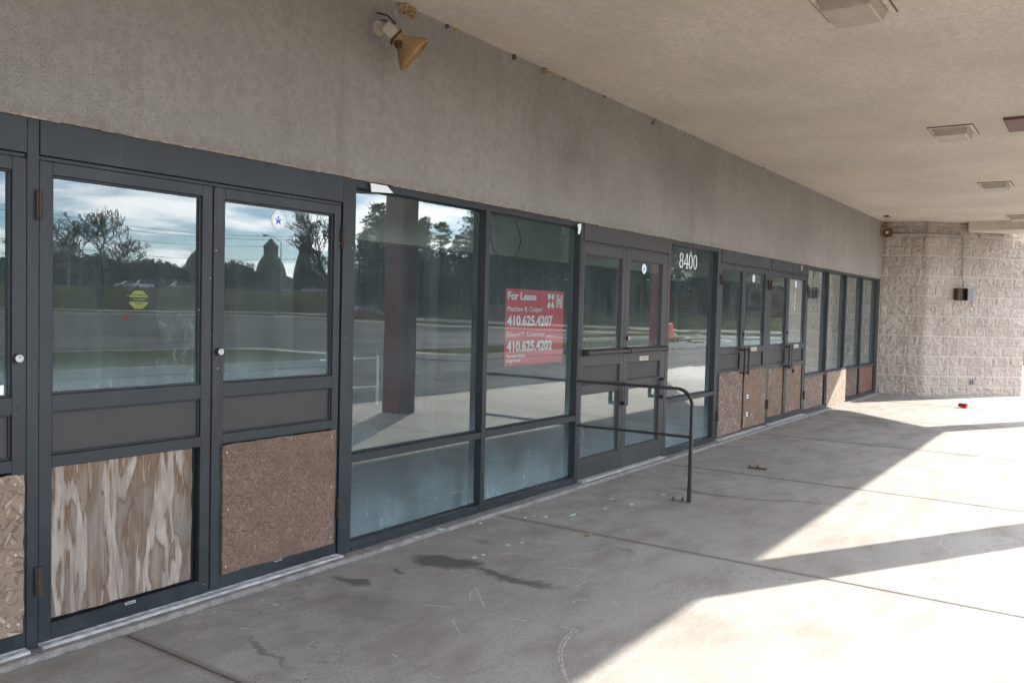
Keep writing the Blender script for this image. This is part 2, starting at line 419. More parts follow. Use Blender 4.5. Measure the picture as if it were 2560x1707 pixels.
def mat_grass(name, a, b, c3):
    t = NT(name); p = t.wpos()
    n = t.noise(p, 0.9, 6, 0.65); f = t.noise(p, 30, 4, 0.7)
    c = t.mix(t.rng(n, 0.38, 0.62), a, b)
    c = t.mix(t.rng(f, 0.4, 0.7, 0, 0.6), c, c3)
    return t.done(c, 1.0, t.bump(f, 0.05, 0.8), Specular_IOR_Level=0.0)

JOINTS = (-3.8, -0.78, 2.24, 5.24, 8.15, 11.07, 14.0, 16.95, 19.9)
STAINS = ((4.09, -0.50, 0.17, 0.24, 0.1, 0.85, 0.16), (4.05, -0.98, 0.075, 0.46, 0.06, 0.75, 0.14), (3.47, -0.35, 0.08, 0.19, 0.1, 0.75, 0.22), (3.72, -0.44, 0.05, 0.09, 0, 0.7, 0.25), (2.52, -0.80, 0.035, 0.30, 0, 0.5, 0.2), (7.05, -1.0, 0.10, 0.45, 0.0, 0.5, 0.2), (7.22, -1.6, 0.06, 0.6, 0.28, 0.45, 0.15), (4.6, -0.45, 0.09, 0.09, 0, 0.35, 0.2), (5.0, -1.3, 0.06, 0.08, 0, 0.4, 0.2), (3.2, -0.7, 0.25, 0.35, 0, 0.2, 0.3), (13.6, -0.95, 0.9, 0.35, 0.3, 0.30, 0.35)) if 1 else ((3.45, -1.02, 0.26, 0.085, -0.35, 0.8, 0.28), (3.02, -0.92, 0.15, 0.08, 0.1, 0.75, 0.4), (3.85, -1.30, 0.30, 0.05, -0.55, 0.65, 0.25),
          (2.62, -0.82, 0.13, 0.06, 0.5, 0.6, 0.45), (2.85, -0.72, 0.06, 0.04, 0.2, 0.6, 0.4),
          (7.0, -1.55, 0.95, 0.06, -0.98, 0.30, 0.25), (6.9, -1.25, 0.45, 0.09, -0.9, 0.28, 0.3),
          (13.6, -0.95, 0.9, 0.35, 0.3, 0.30, 0.35), (1.75, -1.35, 0.30, 0.03, -0.9, 0.35, 0.3), (2.4, -1.9, 0.6, 0.3, 0.3, 0.16, 0.35),
          (4.9, -1.0, 0.12, 0.10, 0, 0.35, 0.4), (5.05, -1.75, 0.05, 0.09, 0, 0.4, 0.3), (9.8, -0.9, 0.5, 0.15, -0.6, 0.2, 0.3))

M = {}
M['wall'] = mat_stucco('wall_stucco', (0.322, 0.296, 0.272))
M['ceil'] = mat_stucco('soffit_stucco', (0.67, 0.60, 0.51), True)
M['conc'] = mat_concrete()
M['frame'] = mat_frame('dark_bronze_aluminium')
M['frame2'] = mat_frame('brown_bronze_aluminium', (0.058, 0.053, 0.052), 0.45, 0.35)
M['panel'] = simple('brown_panel', (0.046, 0.040, 0.037), 0.62, 0, 0.15, 30, 0.0005)
M['glass'] = mat_glass('dirty_glass')
M['glass_door'] = mat_glass('door_glass', 0.9, True)
M['glass_wavy'] = mat_glass('wavy_glass', 0.8, False, 0.0011, (0.9, 0.9, 7))
M['glass_far'] = mat_glass('far_glass', 0.8, False, 0.0007, (2, 2, 2))
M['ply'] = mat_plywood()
M['osb_red'] = mat_osb('brown_particle_board', (0.075, 0.050, 0.038), (0.195, 0.125, 0.088), (0.32, 0.225, 0.16), 0.52)
M['osb_pale'] = mat_osb('pale_strand_board', (0.11, 0.08, 0.058), (0.29, 0.215, 0.155), (0.50, 0.43, 0.35), 1.3, seed=4)
M['osb_grey'] = mat_osb('grey_brown_strand_board', (0.085, 0.055, 0.042), (0.23, 0.155, 0.115), (0.50, 0.43, 0.36), 1.2, seed=9)
M['osb_up'] = mat_osb('upright_strand_board', (0.08, 0.05, 0.035), (0.235, 0.15, 0.10), (0.44, 0.35, 0.27), 1.3, True, seed=2)
M['wood_dark'] = mat_osb('dark_streaked_board', (0.05, 0.035, 0.028), (0.13, 0.085, 0.065), (0.26, 0.19, 0.15), 2.2, seed=5)
M['wood_red'] = mat_osb('reddish_board', (0.08, 0.04, 0.025), (0.19, 0.09, 0.055), (0.24, 0.14, 0.09), 2.0, True, seed=1)
M['block'] = mat_block()
M['asphalt'] = mat_asphalt()
M['alu'] = simple('worn_aluminium', (0.46, 0.46, 0.45), 0.5, 0.5, 0.25, 20, 0.0006)
M['black'] = simple('black_paint', (0.022, 0.022, 0.024), 0.38, 0.0, 0.3, 30)
M['dark'] = simple('recess_black', (0.012, 0.012, 0.013), 0.7)
M['hinge'] = simple('bronze_hinge', (0.045, 0.034, 0.028), 0.5, 0.3, 0.3, 60)
M['maroon'] = simple('maroon_paint', (0.17, 0.022, 0.032), 0.55, 0, 0.2, 3)
M['maroon_trim'] = simple('dark_red_brown_paint', (0.15, 0.065, 0.055), 0.6, 0, 0.2, 8)
M['rough_conc'] = simple('crumbled_concrete', (0.25, 0.235, 0.215), 0.95, 0, 0.22, 14, 0.012)
M['white'] = simple('white_paint', (0.70, 0.69, 0.66), 0.6, 0, 0.08, 20)
M['cream'] = simple('peeling_cream_paint', (0.56, 0.50, 0.40), 0.7, 0, 0.25, 25, 0.002)
M['lens'] = simple('dusty_lamp_lens', (0.44, 0.38, 0.31), 0.35, 0, 0.12, 9)
M['yellow_horn'] = simple('yellowed_plastic', (0.33, 0.20, 0.085), 0.5, 0, 0.22, 9)
M['yellow'] = simple('caution_yellow', (0.60, 0.46, 0.05), 0.6, 0, 0.05)
M['ink'] = simple('black_ink', (0.02, 0.02, 0.02), 0.6)
M['blue'] = simple('blue_ink', (0.06, 0.14, 0.60), 0.5, 0, 0.05)
M['paleblue'] = simple('pale_blue_ink', (0.42, 0.48, 0.70), 0.5, 0, 0.05)
M['red_sign'] = simple('red_sign_plastic', (0.80, 0.035, 0.080), 0.45, 0, 0.05, 5)
M['sign_white'] = simple('sign_white', (0.92, 0.94, 0.94), 0.5, 0, 0.03)
M['cup'] = simple('red_cup_paper', (0.62, 0.02, 0.03), 0.4, 0, 0.05)
M['brass'] = simple('brass_metal', (0.55, 0.42, 0.20), 0.4, 0.4, 0.15, 50)
M['chain'] = simple('steel_chain', (0.14, 0.13, 0.13), 0.4, 0.7, 0.3, 60)
M['rust'] = simple('rusty_steel', (0.075, 0.04, 0.03), 0.75, 0.2, 0.4, 50, 0.001)
M['galv'] = simple('galvanised_steel', (0.22, 0.22, 0.225), 0.6, 0.3, 0.2, 30)
M['mud'] = simple('dried_mud', (0.45, 0.31, 0.16), 0.95, 0, 0.4, 50, 0.01)
M['mud_dark'] = simple('old_dark_mud', (0.13, 0.085, 0.055), 0.95, 0, 0.5, 50, 0.01)
M['shard'] = simple('glass_shard_film', (0.50, 0.62, 0.62), 0.25, 0, 0.1, 30)
M['chalk'] = simple('chalk', (0.50, 0.49, 0.47), 0.95, 0, 0.1, 40)
M['kerb'] = simple('kerb_concrete', (0.42, 0.39, 0.34), 0.9, 0, 0.15, 4, 0.004)
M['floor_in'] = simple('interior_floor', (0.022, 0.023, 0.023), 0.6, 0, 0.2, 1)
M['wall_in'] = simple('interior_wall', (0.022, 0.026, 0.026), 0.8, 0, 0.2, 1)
M['bulk_in'] = simple('interior_bulkhead_paint', (0.46, 0.41, 0.33), 0.8, 0, 0.05, 1)
M['roof'] = simple('roof_gravel', (0.22, 0.21, 0.20), 0.95, 0, 0.2, 20)
M['grass_g'] = mat_grass('winter_grass', (0.040, 0.048, 0.014), (0.07, 0.065, 0.024), (0.10, 0.085, 0.04))
M['grass_b'] = mat_grass('brown_grass', (0.060, 0.052, 0.026), (0.045, 0.050, 0.022), (0.09, 0.075, 0.04))
M['reed'] = mat_grass('dry_reeds', (0.17, 0.11, 0.075), (0.13, 0.085, 0.055), (0.23, 0.16, 0.10))
M['bark'] = simple('bare_bark', (0.085, 0.068, 0.055), 0.95, 0, 0.3, 6)
M['pine_bark'] = simple('pine_bark', (0.05, 0.038, 0.03), 0.95, 0, 0.3, 6)
M['needle'] = simple('pine_needles', (0.022, 0.030, 0.018), 0.8, 0, 0.45, 0.9)
M['hedge'] = simple('dark_evergreen_leaves', (0.026, 0.030, 0.022), 0.8, 0, 0.45, 0.9)
M['dome'] = simple('dark_dome_shingles', (0.075, 0.085, 0.075), 0.9, 0, 0.2, 1)
M['road'] = simple('pale_road', (0.15, 0.145, 0.135), 0.95, 0, 0.2, 0.4)
M['tyre'] = simple('tyre_rubber', (0.02, 0.02, 0.02), 0.8)
M['carglass'] = simple('car_glass', (0.03, 0.035, 0.04), 0.12)
M['tail'] = simple('tail_lamp_red', (0.5, 0.02, 0.02), 0.3)
M['headlamp'] = simple('headlamp_clear', (0.7, 0.7, 0.7), 0.15)
M['orange'] = simple('traffic_orange', (0.55, 0.10, 0.05), 0.5, 0, 0.05)
M['wire'] = simple('wire_black', (0.015, 0.015, 0.015), 0.6)
M['pole'] = simple('weathered_pole', (0.10, 0.085, 0.07), 0.9)
t = NT('clear_plastic_sheet'); n_ = t.noise(t.map(t.wpos(), (6, 1, 3)), 2, 4, 0.6, 1.0)
m_ = t.n.new('ShaderNodeMixShader'); t.set(m_.inputs[0], t.rng(n_, 0.42, 0.75, 0.03, 0.55))
t.set(m_.inputs[1], t.node('ShaderNodeBsdfTransparent', Color=(0.9,0.92,0.92)))
t.set(m_.inputs[2], t.node('ShaderNodeBsdfDiffuse', Color=(0.5,0.56,0.58))); t.l.new(m_.outputs[0], t.out.inputs['Surface'])
M['plastic'] = t.mat

# ---------------------------------------------------------------- text helpers
def text_polys(txt, size, bold=0.0, sx=1.0, align='LEFT'):
    cu = bpy.data.curves.new('lettering', 'FONT')
    cu.body = txt; cu.size = size; cu.offset = bold; cu.align_x = align; cu.resolution_u = 3
    o = bpy.data.objects.new('lettering', cu); sc.collection.objects.link(o)
    dg = bpy.context.evaluated_depsgraph_get()
    me = bpy.data.meshes.new_from_object(o.evaluated_get(dg))
    vs = [(v.co.x*sx, v.co.y) for v in me.vertices]; fs = [tuple(p.vertices) for p in me.polygons]
    bpy.data.objects.remove(o); bpy.data.curves.remove(cu); bpy.data.meshes.remove(me)
    return vs, fs
def put_text(mb, txt, x, z, y, height, width=None, bold=0.0, align='LEFT'):
    vs, fs = text_polys(txt, height/0.70, bold)
    x0 = min(v[0] for v in vs); x1 = max(v[0] for v in vs)
    k = (width/(x1-x0)) if width else 1.0
    off = {'LEFT': 0, 'CENTER': -0.5*(x1-x0)*k}[align]
    mb.add([(x+off+(v[0]-x0)*k, y, z+v[1]) for v in vs], [tuple(f) for f in fs])

# ================================================================ SETTING
# sidewalk: separate slabs with open joints, in one sheet of concrete
mb = MB()
YK = -5.45
for a, b in zip((-14,)+JOINTS, JOINTS+(34.0,)):
    pts_n = 60
    x0, x1 = a+0.004, b-0.004
    mb.box(x0, x1, YK, -0.10, -0.10, 0.0)
mb.box(-14, 34, YK-0.18, YK-0.006, -0.16, 0.002)       # kerb stone
mb.box(20.3, 34, -0.098, 9, -0.10, 0.0)
tag(mb.build('sidewalk', M['conc'], bevel=0.004), kind='structure')
tag(MB().box(-14, 34, YK, -0.1, -0.30, -0.105).build('sidewalk_bed', M['mud_dark']), kind='structure')

mb = MB(); mb.add([(-400,-500,-0.15),(500,-500,-0.15),(500,YK-0.1,-0.15),(-400,YK-0.1,-0.15)], [(0,1,2,3)])
tag(mb.build('parking_lot', M['asphalt']), kind='structure')
mb = MB(); mb.add([(-600,-900,-0.6),(900,-900,-0.6),(900,600,-0.6),(-600,600,-0.6)], [(0,1,2,3)])
tag(mb.build('ground', M['grass_b']), kind='structure')

def island(name, poly, mat, h=0.15, label=None):
    # kerbed planting island: kerb ring and grass top
    n = len(poly); cx = sum(p[0] for p in poly)/n; cy = sum(p[1] for p in poly)/n
    inner = [(cx+(x-cx)*(1-0.3/max(1.0, math.hypot(x-cx,y-cy))), cy+(y-cy)*(1-0.3/max(1.0, math.hypot(x-cx,y-cy)))) for x, y in poly]
    k = MB(); v = [(x,y,-0.14) for x,y in poly] + [(x,y,h-0.15) for x,y in poly] + [(x,y,h-0.15) for x,y in inner] + [(x,y,h-0.25) for x,y in inner]
    f = []
    for r_ in range(3):
        for i in range(n):
            f.append((r_*n+i, r_*n+(i+1)%n, (r_+1)*n+(i+1)%n, (r_+1)*n+i))
    k.add(v, f); tag(k.build(name+'_kerb', M['kerb']), kind='structure')
    g = MB(); top = [(cx, cy, h-0.15+0.10)] + [(x,y,h-0.19) for x,y in inner]
    mids = [(cx+(x-cx)*0.6, cy+(y-cy)*0.6, h-0.15+0.07) for x,y in inner]
    g.add(top+mids, [(1+i, 1+(i+1)%n, 1+n+(i+1)%n, 1+n+i) for i in range(n)] + [(0, 1+n+i, 1+n+(i+1)%n) for i in range(n)])
    tag(g.build(name, mat), kind='structure')
def rounded(x0, x1, y0, y1, r, rot=0, k=5):
    out = []
    for cx, cy, a0 in ((x1-r,y1-r,0),(x0+r,y1-r,90),(x0+r,y0+r,180),(x1-r,y0+r,270)):
        for i in range(k+1):
            a = R(a0+90*i/k); out.append((cx+r*math.cos(a), cy+r*math.sin(a)))
    mxx, myy = (x0+x1)/2, (y0+y1)/2
    return [(mxx+(x-mxx)*math.cos(rot)-(y-myy)*math.sin(rot), myy+(x-mxx)*math.sin(rot)+(y-myy)*math.cos(rot)) for x,y in out]
island('grass_island', rounded(-12, 18.3, -19.8, -13.7, 1.6, R(1.5)), M['grass_g'], 0.19)
island('grass_island_near', rounded(20.6, 46, -15.8, -12.7, 1.3), M['grass_b'], 0.19)
island('grass_island_far', rounded(40, 60, -22.0, -19.5, 1.2), M['grass_b'])
# perimeter kerb and verge
PER = [(-160,-92),(-40,-90),(20,-88),(46,-83),(60,-75),(62,-66),(57,-52),(53.5,-40),(55,-28),(57,-16),(63,-2),(75,12)]
def offset(pl, d):
    out = []
    for i, (x, y) in enumerate(pl):
        a = Vector(pl[max(i-1,0)]); b = Vector(pl[min(i+1,len(pl)-1)]); t_ = (b-a).normalized(); nn = Vector((t_.y, -t_.x))
        out.append((x+nn.x*d, y+nn.y*d))
    return out
def strip(mb, A, B, za, zb):
    n = len(A); mb.add([(x,y,za) for x,y in A]+[(x,y,zb) for x,y in B], [(i, i+1, n+i+1, n+i)[::-1] for i in range(n-1)])
mb = MB(); A = PER; B = offset(PER, 0.25)
strip(mb, A, A, -0.15, 0.0); strip(mb, A, B, 0.0, 0.0)
tag(mb.build('kerb_perimeter', M['kerb']), kind='structure')
mb = MB(); C1 = offset(PER, 4.5); strip(mb, B, C1, -0.02, 0.12)
D1 = offset(PER, 11.5); D2 = offset(PER, 60)
tag(mb.build('grass_verge', M['grass_b']), kind='structure')
mb = MB(); strip(mb, C1, D1, 0.122, 0.16); tag(mb.build('road', M['road']), kind='structure')
mb = MB(); strip(mb, D1, offset(PER, 16), 0.17, 0.45)
def rise(za, zb): return [zb if i < 5 else za for i in range(len(PER))]
for (oa, ha, la), (ob, hb, lb) in zip(((16, .45, .45), (24, 1.9, .6), (30, 2.75, .8), (55, 3.3, 1.2)), ((24, 1.9, .6), (30, 2.75, .8), (55, 3.3, 1.2), (240, 4.0, 2.0))):
    A_, B_ = offset(PER, oa), offset(PER, ob); n = len(A_); zA, zB = rise(la, ha), rise(lb, hb)
    mb.add([(x,y,z) for (x,y),z in zip(A_, zA)]+[(x,y,z) for (x,y),z in zip(B_, zB)], [(i, i+1, n+i+1, n+i)[::-1] for i in range(n-1)])
tag(mb.build('grass_field', M['grass_b']), kind='structure')

mb = MB(); A_, B_ = offset(PER, 48)[5:], offset(PER, 130)[5:]; n = len(A_)  # added dark rise behind the trees, closing the bright gap at the horizon
for (pa_, za), (pb_, zb) in (((A_, 1.0), (offset(PER, 60)[5:], 4.5)), ((offset(PER, 60)[5:], 4.5), (B_, 13.0))):
    mb.add([(x,y,za) for x,y in pa_]+[(x,y,zb) for x,y in pb_], [(i, i+1, n+i+1, n+i)[::-1] for i in range(n-1)])
t = NT('leaf_litter'); tag(mb.build('screen_hill', t.done(t.mix(t.rng(t.noise(t.wpos(), 0.4, 6, 0.7), 0.35, 0.65), (0.012, 0.010, 0.008), (0.045, 0.034, 0.024)), 1.0, Specular_IOR_Level=0.0)), kind='structure')

# ================================================================ BUILDING
B0 = empty('store_building', (0, 0, 0), 0, 'vacant store with grey stucco wall and dark framed glass doors under a deep covered walkway', 'building')
ZC = 3.482
WY = -0.018
mb = MB().box(-14, 18.66, WY, 0.25, 2.326, ZC+0.5)
mb.build('stucco_wall', M['wall'], B0)
# crumbly sealant line under the stucco
mb = MB(); x = -6.0
while x < 18.5:
    w = random.uniform(0.04, 0.22); d = random.uniform(0.001, 0.009)
    mb.box(x, x+w, WY-0.0015, 0.02, 2.3255-d*0.6, 2.3255+random.uniform(0.001, 0.003)); x += w+0.001
mb.build('sealant_joint', simple('old_sealant', (0.30, 0.24, 0.18), 0.9, 0, 0.5, 30, 0.002), B0)
# soffit slab of the covered walkway, with its dropped end beam and outer fascia
out_edge = [(-14, -4.95), (18.45, -4.95), (20.05, -3.3), (20.05, -2.0), (19.5, -1.52), (18.79, -0.84), (18.64, -0.019), (-14, -0.019)]
MB().prism(out_edge, ZC, ZC+0.12).build('soffit', M['ceil'], B0)
mb = MB().prism([(-14,-4.951),(18.452,-4.951),(18.31,-4.60),(-14,-4.60)], 3.30, ZC-0.001)
mb.prism([(19.12,-3.77),(19.12,-1.50),(19.5,-1.50),(20.049,-2.02),(20.049,-3.302),(18.45,-4.948),(18.31,-4.60)][::-1] and [(18.31,-4.60),(18.45,-4.949),(20.05,-3.302),(20.05,-2.02),(19.5,-1.50),(19.12,-1.50),(19.12,-3.77)], 3.30, ZC-0.001)
mb.build('fascia_beam', M['ceil'], B0)
MB().prism([(x, y) for x, y in [(-14,-4.97),(18.46,-4.97),(20.07,-3.3),(20.07,-2.0),(19.5,-1.2),(20.5,9),(-14,9)]], ZC+0.122, ZC+0.9).build('roof', M['roof'], B0)
# interior shell
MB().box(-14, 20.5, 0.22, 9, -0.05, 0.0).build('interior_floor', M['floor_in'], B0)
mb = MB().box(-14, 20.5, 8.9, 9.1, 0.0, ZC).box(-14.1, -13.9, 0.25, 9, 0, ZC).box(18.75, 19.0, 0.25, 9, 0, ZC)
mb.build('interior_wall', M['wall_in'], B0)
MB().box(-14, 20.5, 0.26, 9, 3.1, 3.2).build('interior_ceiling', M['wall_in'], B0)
MB().box(4.62, 18.7, 1.0, 1.12, 2.065, 3.09).build('interior_bulkhead', M['bulk_in'], B0)
# inner vestibule posts behind the first doors, with a torn plastic sheet
for px_, w in ((2.35, 0.05), (2.95, 0.05), (3.62, 0.13), (3.95, 0.05), (4.35, 0.13), (5.1, 0.06), (6.1, 0.12), (9.0, 0.08), (11.6, 0.10)):
    MB().box(px_, px_+w, 1.35, 1.42, 0.001, 3.09).build('inner_post', M['wall_in'] if w < 0.1 else M['frame2'], B0)
mb = MB(); nx, nz_ = 10, 14
vs = []
for j in range(nz_+1):
    for i in range(nx+1):
        x = 3.25 + 0.42*i/nx; z = 1.02 + 0.68*j/nz_
        vs.append((x, 1.22+0.03*math.sin(i*1.3+j*0.8)+0.02*noise.noise((x*8, z*8, 0)), z))
mb.add(vs, [(j*(nx+1)+i, j*(nx+1)+i+1, (j+1)*(nx+1)+i+1, (j+1)*(nx+1)+i) for j in range(nz_) for i in range(nx)])
mb.build('plastic_sheet', M['plastic'], B0, smooth=True)
# columns of the walkway
for k, cx in enumerate((0.55, 9.32, 18.0)):
    c_ = MB().box(cx-0.17, cx+0.17, -4.67, -4.33, 0.001, 3.299).build('column', M['maroon'], B0, bevel=0.012)
    c_['label'] = 'square maroon column carrying the walkway roof'
# sill ledge
mb = MB(); n = 620; rr = random.Random(3); L_ = []
yy = 0.0
for i in range(n+1):
    x = -6 + 24.64*i/n; yy = 0.75*yy + rr.uniform(-0.004, 0.004)
    L_.append((x, -0.088+yy+(0.006 if rr.random() < .04 else 0), 0.024+0.002*noise.noise((x*6, 0, 0))))
vs = [(x, y, -0.09) for x, y, z in L_] + [(x, y-0.001, z-0.006) for x, y, z in L_] + [(x, y+0.007, z) for x, y, z in L_] + [(x, 0.16, z) for x, y, z in L_]
mb.add(vs, [(k*(n+1)+i, k*(n+1)+i+1, (k+1)*(n+1)+i+1, (k+1)*(n+1)+i) for k in range(3) for i in range(n)])
mb.build('sill_ledge', M['rough_conc'], B0)

DEP = 0.11      # depth of the frame section
def framed(mb, x0, x1, z0, z1, l, r, b, t_, y0=0.0, y1=DEP):
    """rectangular frame from four butted bars"""
    mb.box(x0, x0+l, y0, y1, z0, z1); mb.box(x1-r, x1, y0, y1, z0, z1)
    mb.box(x0+l, x1-r, y0, y1, z0, z0+b); mb.box(x0+l, x1-r, y0, y1, z1-t_, z1)
def pane(x0, x1, z0, z1, y, parent, mat):
    return MB().box(x0, x1, y, y+0.006, z0, z1).build('pane', mat, parent)
def bead(mb, x0, x1, z0, z1, y, w=0.012, d=0.012):
    mb.box(x0, x1, y-d, y+0.02, z0, z0+w); mb.box(x0, x1, y-d, y+0.02, z1-w, z1)
    mb.box(x0, x0+w, y-d, y+0.02, z0+w, z1-w); mb.box(x1-w, x1, y-d, y+0.02, z0+w, z1-w)
def hinge(x, z, parent):
    MB().box(x-0.016, x+0.016, -0.016, 0.001, z-0.062, z+0.062).tube([(x, -0.016, z-0.064), (x, -0.016, z+0.064)], 0.009, 8).build('hinge', M['hinge'], parent)
def lock(x, z, parent):
    mb = MB(); mb.lathe([(0.021, 0), (0.021, 0.014), (0.019, 0.02)], (x, 0.0, z), (0,-1,0), 20); mb.mi = 1
    mb.lathe([(0.0165, 0.0), (0.0165, 0.003), (0.013, 0.004)], (x, -0.0201, z), (0,-1,0), 20); mb.mi = 2
    mb.box(x-0.0015, x+0.0015, -0.0252, -0.0240, z+0.002, z+0.010)
    mb.build('lock_cylinder', [M['hinge'], M['alu'], M['ink']], parent)
def small_label(x0, x1, z0, z1, parent, y=0.0, txt=None, mat='cream'):
    mb = MB(); mb.box(x0, x1, y-0.0022, y, z0, z1)
    mb.mi = 1
    if txt: put_text(mb, txt, (x0+x1)/2, z0+(z1-z0)*0.26, y-0.0034, (z1-z0)*0.48, (x1-x0)*0.78, 0.0, 'CENTER')
    else:
        mb.box(x0+0.006, x1-0.006, y-0.0034, y-0.0023, z0+(z1-z0)*0.35, z0+(z1-z0)*0.65)
    mb.build('label', [M[mat], M['ink']], parent)
SCREWM = M['rust']
def board(x0, x1, z0, z1, y0, th, mat, parent, label, screws=True, name='wood_board', jag=0.004):
    # slightly ragged sheet of board
    mb = MB(); pts_ = []; n = 14; rr = random.Random(int(x0*1000))
    for i in range(n): pts_.append((x0+(x1-x0)*i/n, z0+rr.uniform(-jag, jag)))
    for i in range(n): pts_.append((x1+rr.uniform(-jag, jag), z0+(z1-z0)*i/n))
    for i in range(n): pts_.append((x1-(x1-x0)*i/n, z1+rr.uniform(-jag, jag)))
    for i in range(n): pts_.append((x0+rr.uniform(-jag, jag), z1-(z1-z0)*i/n))
    mb.prism_xz(pts_, y0-th, y0)
    if screws:
        mb.mi = 1
        for sx in (x0+0.03, x1-0.03):
            for k in range(3):
                mb.lathe([(0.006,0),(0.004,0.002)], (sx+rr.uniform(-.01,.01), y0-th, z0+0.04+(z1-z0-0.08)*k/2), (0,-1,0), 8)
    o = mb.build(name, [mat, M['alu']], parent)
    o['label'] = label
    return o

def door(x0, x1, kind, hinge_side=None, lockx=None, label=None, top=2.150, glass_top=2.094, glass_bot=1.134, sl=0.056, sr=0.058, fm='frame', low='board', gm='glass_door'):
    """one leaf; returns its frame object. Sub-parts hang under it"""
    mb = MB(); m = M[fm]
    z0 = 0.047
    gx0, gx1 = x0+sl, x1-sr
    pz0, pz1 = 0.866, 1.060
    lz0, lz1 = (0.118, 0.812) if low == 'board' else (0.230, 0.808)
    if low == 'glass': pz0, pz1, glass_top = 0.888, 1.058, 2.055
    gb = glass_bot if low == 'board' else 1.198
    mb.box(x0, gx0, 0.0, 0.045, z0, top); mb.box(gx1, x1, 0.0, 0.045, z0, top)
    for a, b in ((z0, lz0), (lz1, pz0), (pz1, gb), (glass_top, top)): mb.box(gx0, gx1, 0.0, 0.045, a, b)
    bead(mb, gx0, gx1, gb, glass_top, 0.026, 0.010, 0.014)
    bead(mb, gx0, gx1, pz0, pz1, 0.026, 0.009, 0.014)
    if low == 'glass': bead(mb, gx0, gx1, lz0, lz1, 0.026, 0.010, 0.014)
    f = mb.build('door', m, B0, bevel=0.0022)
    if label: f['label'] = label
    pane(gx0+0.002, gx1-0.002, gb+0.002, glass_top-0.002, 0.028, f, M[gm])
    MB().box(gx0+0.002, gx1-0.002, 0.024, 0.034, pz0+0.002, pz1-0.002).build('panel', M['panel'], f)
    if low == 'glass': pane(gx0+0.002, gx1-0.002, lz0+0.002, lz1-0.002, 0.028, f, M['glass'])
    if hinge_side is not None:
        for z in (1.958, 0.322): hinge(hinge_side, z, f)
    if lockx: lock(lockx, 1.300, f)
    return f

def window(x0, x1, label, gm='glass', low='glass', l=0.0, r=0.0):
    mb = MB()
    mb.box(x0, x1, 0.002, DEP, 2.279, 2.325)            # head
    mb.box(x0, x1, 0.002, DEP, 0.582, 0.631)            # middle rail
    mb.box(x0, x1, 0.002, DEP, 0.026, 0.082)            # sill
    mb.box(x0, x1, -0.006, 0.0, 0.028, 0.048)
    for a, b in ((0.082, 0.582), (0.631, 2.279)):
        if low == 'board' and a < 0.1: continue
        mb.box(x0, x1, 0.048, 0.056, a, a+0.012); mb.box(x0, x1, 0.048, 0.056, b-0.010, b)
    mb.box(x0, x0+0.012, 0.060 if 0 else 0.0661, DEP-0.001, 0.05, 2.30); mb.box(x1-0.012, x1, 0.0661, DEP-0.001, 0.05, 2.30)
    f = mb.build('window', M['frame'], B0, bevel=0.002)
    f['label'] = label
    pane(x0+0.001, x1-0.001, 0.631, 2.279, 0.058, f, M[gm])
    if low == 'glass': pane(x0+0.001, x1-0.001, 0.082, 0.582, 0.058, f, M['glass'])
    return f
def post(x0, x1, z1=2.3245, y0=-0.001, fm='frame', z0=0.026):
    return MB().box(x0, x1, y0, DEP+0.001, z0, z1).build('mullion', M[fm], B0, bevel=0.002)
def header(x0, x1, fm='frame'):
    mb = MB().box(x0, x1, -0.006, DEP, 2.172, 2.324)
    mb.box(x0, x1, 0.012, DEP-0.01, 2.152, 2.1705)
    return mb.build('header_panel', M[fm], B0, bevel=0.002)
def threshold(x0, x1):
    mb = MB().box(x0, x1, -0.042, 0.0, 0.020, 0.034)
    for k in range(3): mb.box(x0, x1, -0.038+k*0.013, -0.031+k*0.013, 0.0342, 0.037)
    mb.box(x0, x1, 0.0005, 0.10, 0.022, 0.040)
    mb.build('threshold', M['alu'], B0)

# --- left, mostly outside the frame
post(-1.96, -1.86); post(-0.04, 0.045); window(-1.86, -0.04, 'window left of the doors with the grey framed glass')
post(-4.0, -3.9); window(-3.9, -1.96, 'far left window beyond the picture edge')
header(0.045, 1.838); threshold(0.045, 1.838)
d = door(0.045, 0.935, 'a', 0.045, label='dark framed door leaf left of the picture edge')
board(0.10, 0.88, 0.115, 0.805, -0.001, 0.012, M['osb_pale'], d, 'pale strand board over the foot of the door')
d = door(0.945, 1.838, 'a', None, 1.800, label='cut off door leaf at the left edge with a pale strand board below')
board(1.00, 1.822, 0.115, 0.803, -0.001, 0.012, M['osb_pale'], d, 'pale weathered strand board screwed over the lower door')
small_label(1.60, 1.757, 1.140, 1.186, d, 0.0265, 'PULL', 'sign_white')
for z in (1.085, 0.905): MB().lathe([(0.008,0),(0.006,0.002)], (1.806, 0, z), (0,-1,0), 10).build('screw', M['rust'], d)
post(1.840, 1.890)
# --- first full pair
header(1.892, 3.676); threshold(1.892, 3.69)
d = door(1.892, 2.762, 'a', 1.888, None, 'wide door leaf with a streaked plywood sheet in its lower opening')
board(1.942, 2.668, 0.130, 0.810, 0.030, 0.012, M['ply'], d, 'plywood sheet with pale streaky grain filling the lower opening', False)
MB().box(1.952, 2.70, 0.043, 0.048, 0.119, 0.811).build('recess_shade', M['dark'], d)  # near-black sheet standing in for shade in the recess beside the plywood
small_label(2.297, 2.350, 0.100, 0.113, d, 0.0, None, 'alu')
for z in (1.085, 0.880): MB().lathe([(0.007,0),(0.005,0.002)], (2.738, 0, z), (0,-1,0), 10).build('screw', M['rust'], d)
d = door(2.772, 3.664, 'a', 3.676, 2.808, 'narrower looking door leaf with brown particle board below and a round sticker above', sl=0.068, sr=0.052)
board(2.834, 3.636, 0.116, 0.806, -0.001, 0.013, M['osb_red'], d, 'red brown particle board screwed over the lower part')
small_label(3.193, 3.245, 0.101, 0.113, d, -0.001, None, 'alu')
